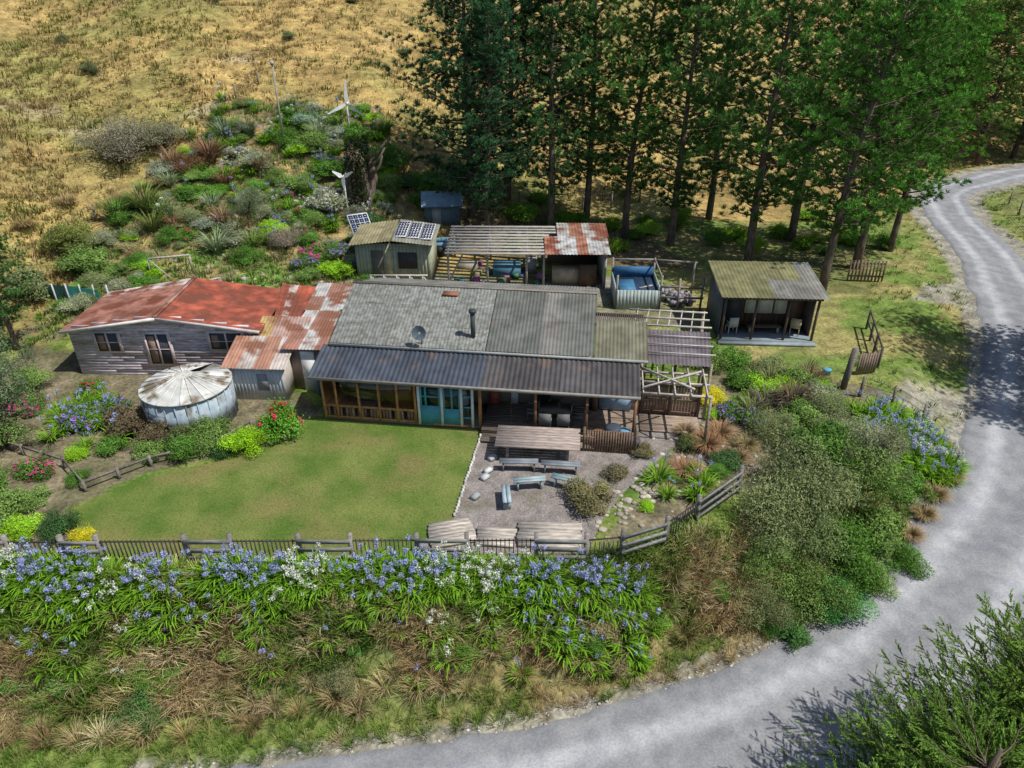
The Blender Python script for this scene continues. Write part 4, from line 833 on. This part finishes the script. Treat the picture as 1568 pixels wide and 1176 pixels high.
mb.build("dead_tree_stump",[BARK,LEAF],None,(-10.0,47.6,tz(-10.0,47.6)))
def treemesh(h=5,r=2,nl=9000,lf=.13):
    mb=MB();t=np.linspace(0,1,6);mb.tube(np.stack([.3*t*t,.1*t,t*h*.7-.2],1),.14*(1-.7*t),8,(1,1,1),1)
    cs=[];rs=[]
    for k in range(22):
        a=U(0,6.28);rr=r*U(.2,.95);z=h*U(.38,.98);rr*=math.sqrt(max(1-((z/h-.6)/.45)**2,.1));c=np.array([rr*math.cos(a),rr*math.sin(a),z]);cs.append(c);rs.append(r*U(.2,.38))
        mb.tube([(.1,.0,h*U(.2,.5)),c*.6+np.array([0,0,z*.3]),c],[.06,.035,.01],5,(1,1,1),1,False)
    cs=np.array(cs);rs=np.array(rs);b=rng.integers(0,22,nl);D=rdir(nl);P=cs[b]+D*(rs[b]*U(.3,1.15,nl))[:,None]
    g=U(.6,1.35,22)[b]*U(.7,1.3,nl);leaves(mb,P,D+np.array([0,0,.3]),lf,lf*.4,g[:,None]*np.ones(3),1.)
    return mb.build("tree_mesh",[LEAFO,BARK],coll=False)
TM=[treemesh(6,2.2),treemesh(4,1.8,7000,.1)]
pine(0,-24.2,30.6,.5,(1.,1.05,1.));pine(2,-23.0,26.0,.34,(1.4,1.3,1.1))
obj("broadleaf_tree",TM[1],None,(-19.5,22.6,0),1,.9,(.17,.23,.12));obj("broadleaf_tree",TM[0],None,(-20.6,20.5,0),2,.7,(.16,.21,.11));obj("broadleaf_tree",TM[1],None,(-21.5,25,0),2,1.,(.14,.21,.1))
obj("broadleaf_tree",TM[1],None,(13.1,20.9,tz(13.1,20.9)),.4,.75,(.2,.23,.11));obj("broadleaf_tree",TM[1],None,(-16.5,43.3,tz(-16.5,43.3)),.4,.6,(.17,.22,.11))
# ------------------------------------------------------------------ foreground conifer
def conifer(h=6.6,r=3.0,nb=250):
    mb=MB();mb.tube([(0,0,-.5),(0,0,h*.6),(0,0,h-.4)],[.25,.15,.04],8,(1,1,1),1)
    for b in range(nb):
        t=.25+.75*(b/nb);a=b*2.4+U(-.3,.3);L=r*(1-t)**.7*U(.7,1.1)+U(.6,1.6);z=t*h-1.0
        q=np.linspace(0,1,9);br=np.stack([np.cos(a)*L*q,np.sin(a)*L*q,z+L*(.15*q+.4*q*q)],1);br+=rng.normal(0,.03,br.shape)
        mb.tube(br,.025*(1-q*.9),4,(.9,.8,.7),1,False)
        m=38;s=U(.2,1,m);p=np.stack([np.interp(s,q,br[:,i]) for i in range(3)],1)
        sd=np.where(U(0,1,m)>.5,1,-1)[:,None]*np.array([-np.sin(a),np.cos(a),0])+np.array([np.cos(a),np.sin(a),.5])*1.3+.25*rdir(m);sd=nrm(sd)
        sl=(.6-.42*s)*U(.6,1.2,m)+.06
        g=U(.75,1.3)
        for w in range(11):
            f=(w+.5)/11;pp=p+sd*(sl*f)[:,None]+.006*rdir(m)
            for rep in range(2):
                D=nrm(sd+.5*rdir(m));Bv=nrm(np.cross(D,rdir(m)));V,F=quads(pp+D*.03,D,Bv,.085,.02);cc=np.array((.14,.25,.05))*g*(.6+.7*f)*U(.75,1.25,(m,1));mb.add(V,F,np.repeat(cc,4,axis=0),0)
    return mb.build("conifer_mesh",[LEAFO,BARK],coll=False)
CF=conifer()
obj("conifer_tree",CF,None,(9.5,8.3,-3.0),0,.97,(1.1,1.05,1));obj("conifer_tree",CF,None,(12.4,9.9,-3.0),2,1.02,(1.2,1.1,1));obj("conifer_tree",CF,None,(7.8,6.8,-3.1),4,.9,(1.1,1.1,1))
# ------------------------------------------------------------------ camera, light, sky
cam=bpy.data.cameras.new("camera");co=bpy.data.objects.new("camera",cam);bpy.context.collection.objects.link(co)
co.location=(0,0,16);co.rotation_euler=(math.radians(60),0,0);cam.lens=36*1079/1568;cam.sensor_width=36;cam.clip_end=2000
bpy.context.scene.camera=co
el=math.radians(60);az=np.array([.93,-.36]);az/=np.linalg.norm(az)
dv=Vector((az[0]*math.cos(el),az[1]*math.cos(el),math.sin(el)))
L=bpy.data.lights.new("sun","SUN");L.energy=5.0;L.angle=math.radians(.5);L.color=(1,.96,.89);lo=bpy.data.objects.new("sun",L);lo.rotation_euler=dv.to_track_quat('Z','Y').to_euler();lo.location=(30,0,40);bpy.context.collection.objects.link(lo)
Wd=bpy.data.worlds.new("World");bpy.context.scene.world=Wd;Wd.use_nodes=True;nt=Wd.node_tree
sk=nt.nodes.new("ShaderNodeTexSky");sk.sky_type='NISHITA';sk.sun_disc=False;sk.sun_elevation=el;sk.sun_rotation=math.atan2(az[0],az[1])
nt.links.new(sk.outputs[0],nt.nodes["Background"].inputs[0]);nt.nodes["Background"].inputs[1].default_value=.105
bpy.context.scene.view_settings.view_transform='Standard';bpy.context.scene.view_settings.look='None';bpy.context.scene.view_settings.exposure=0
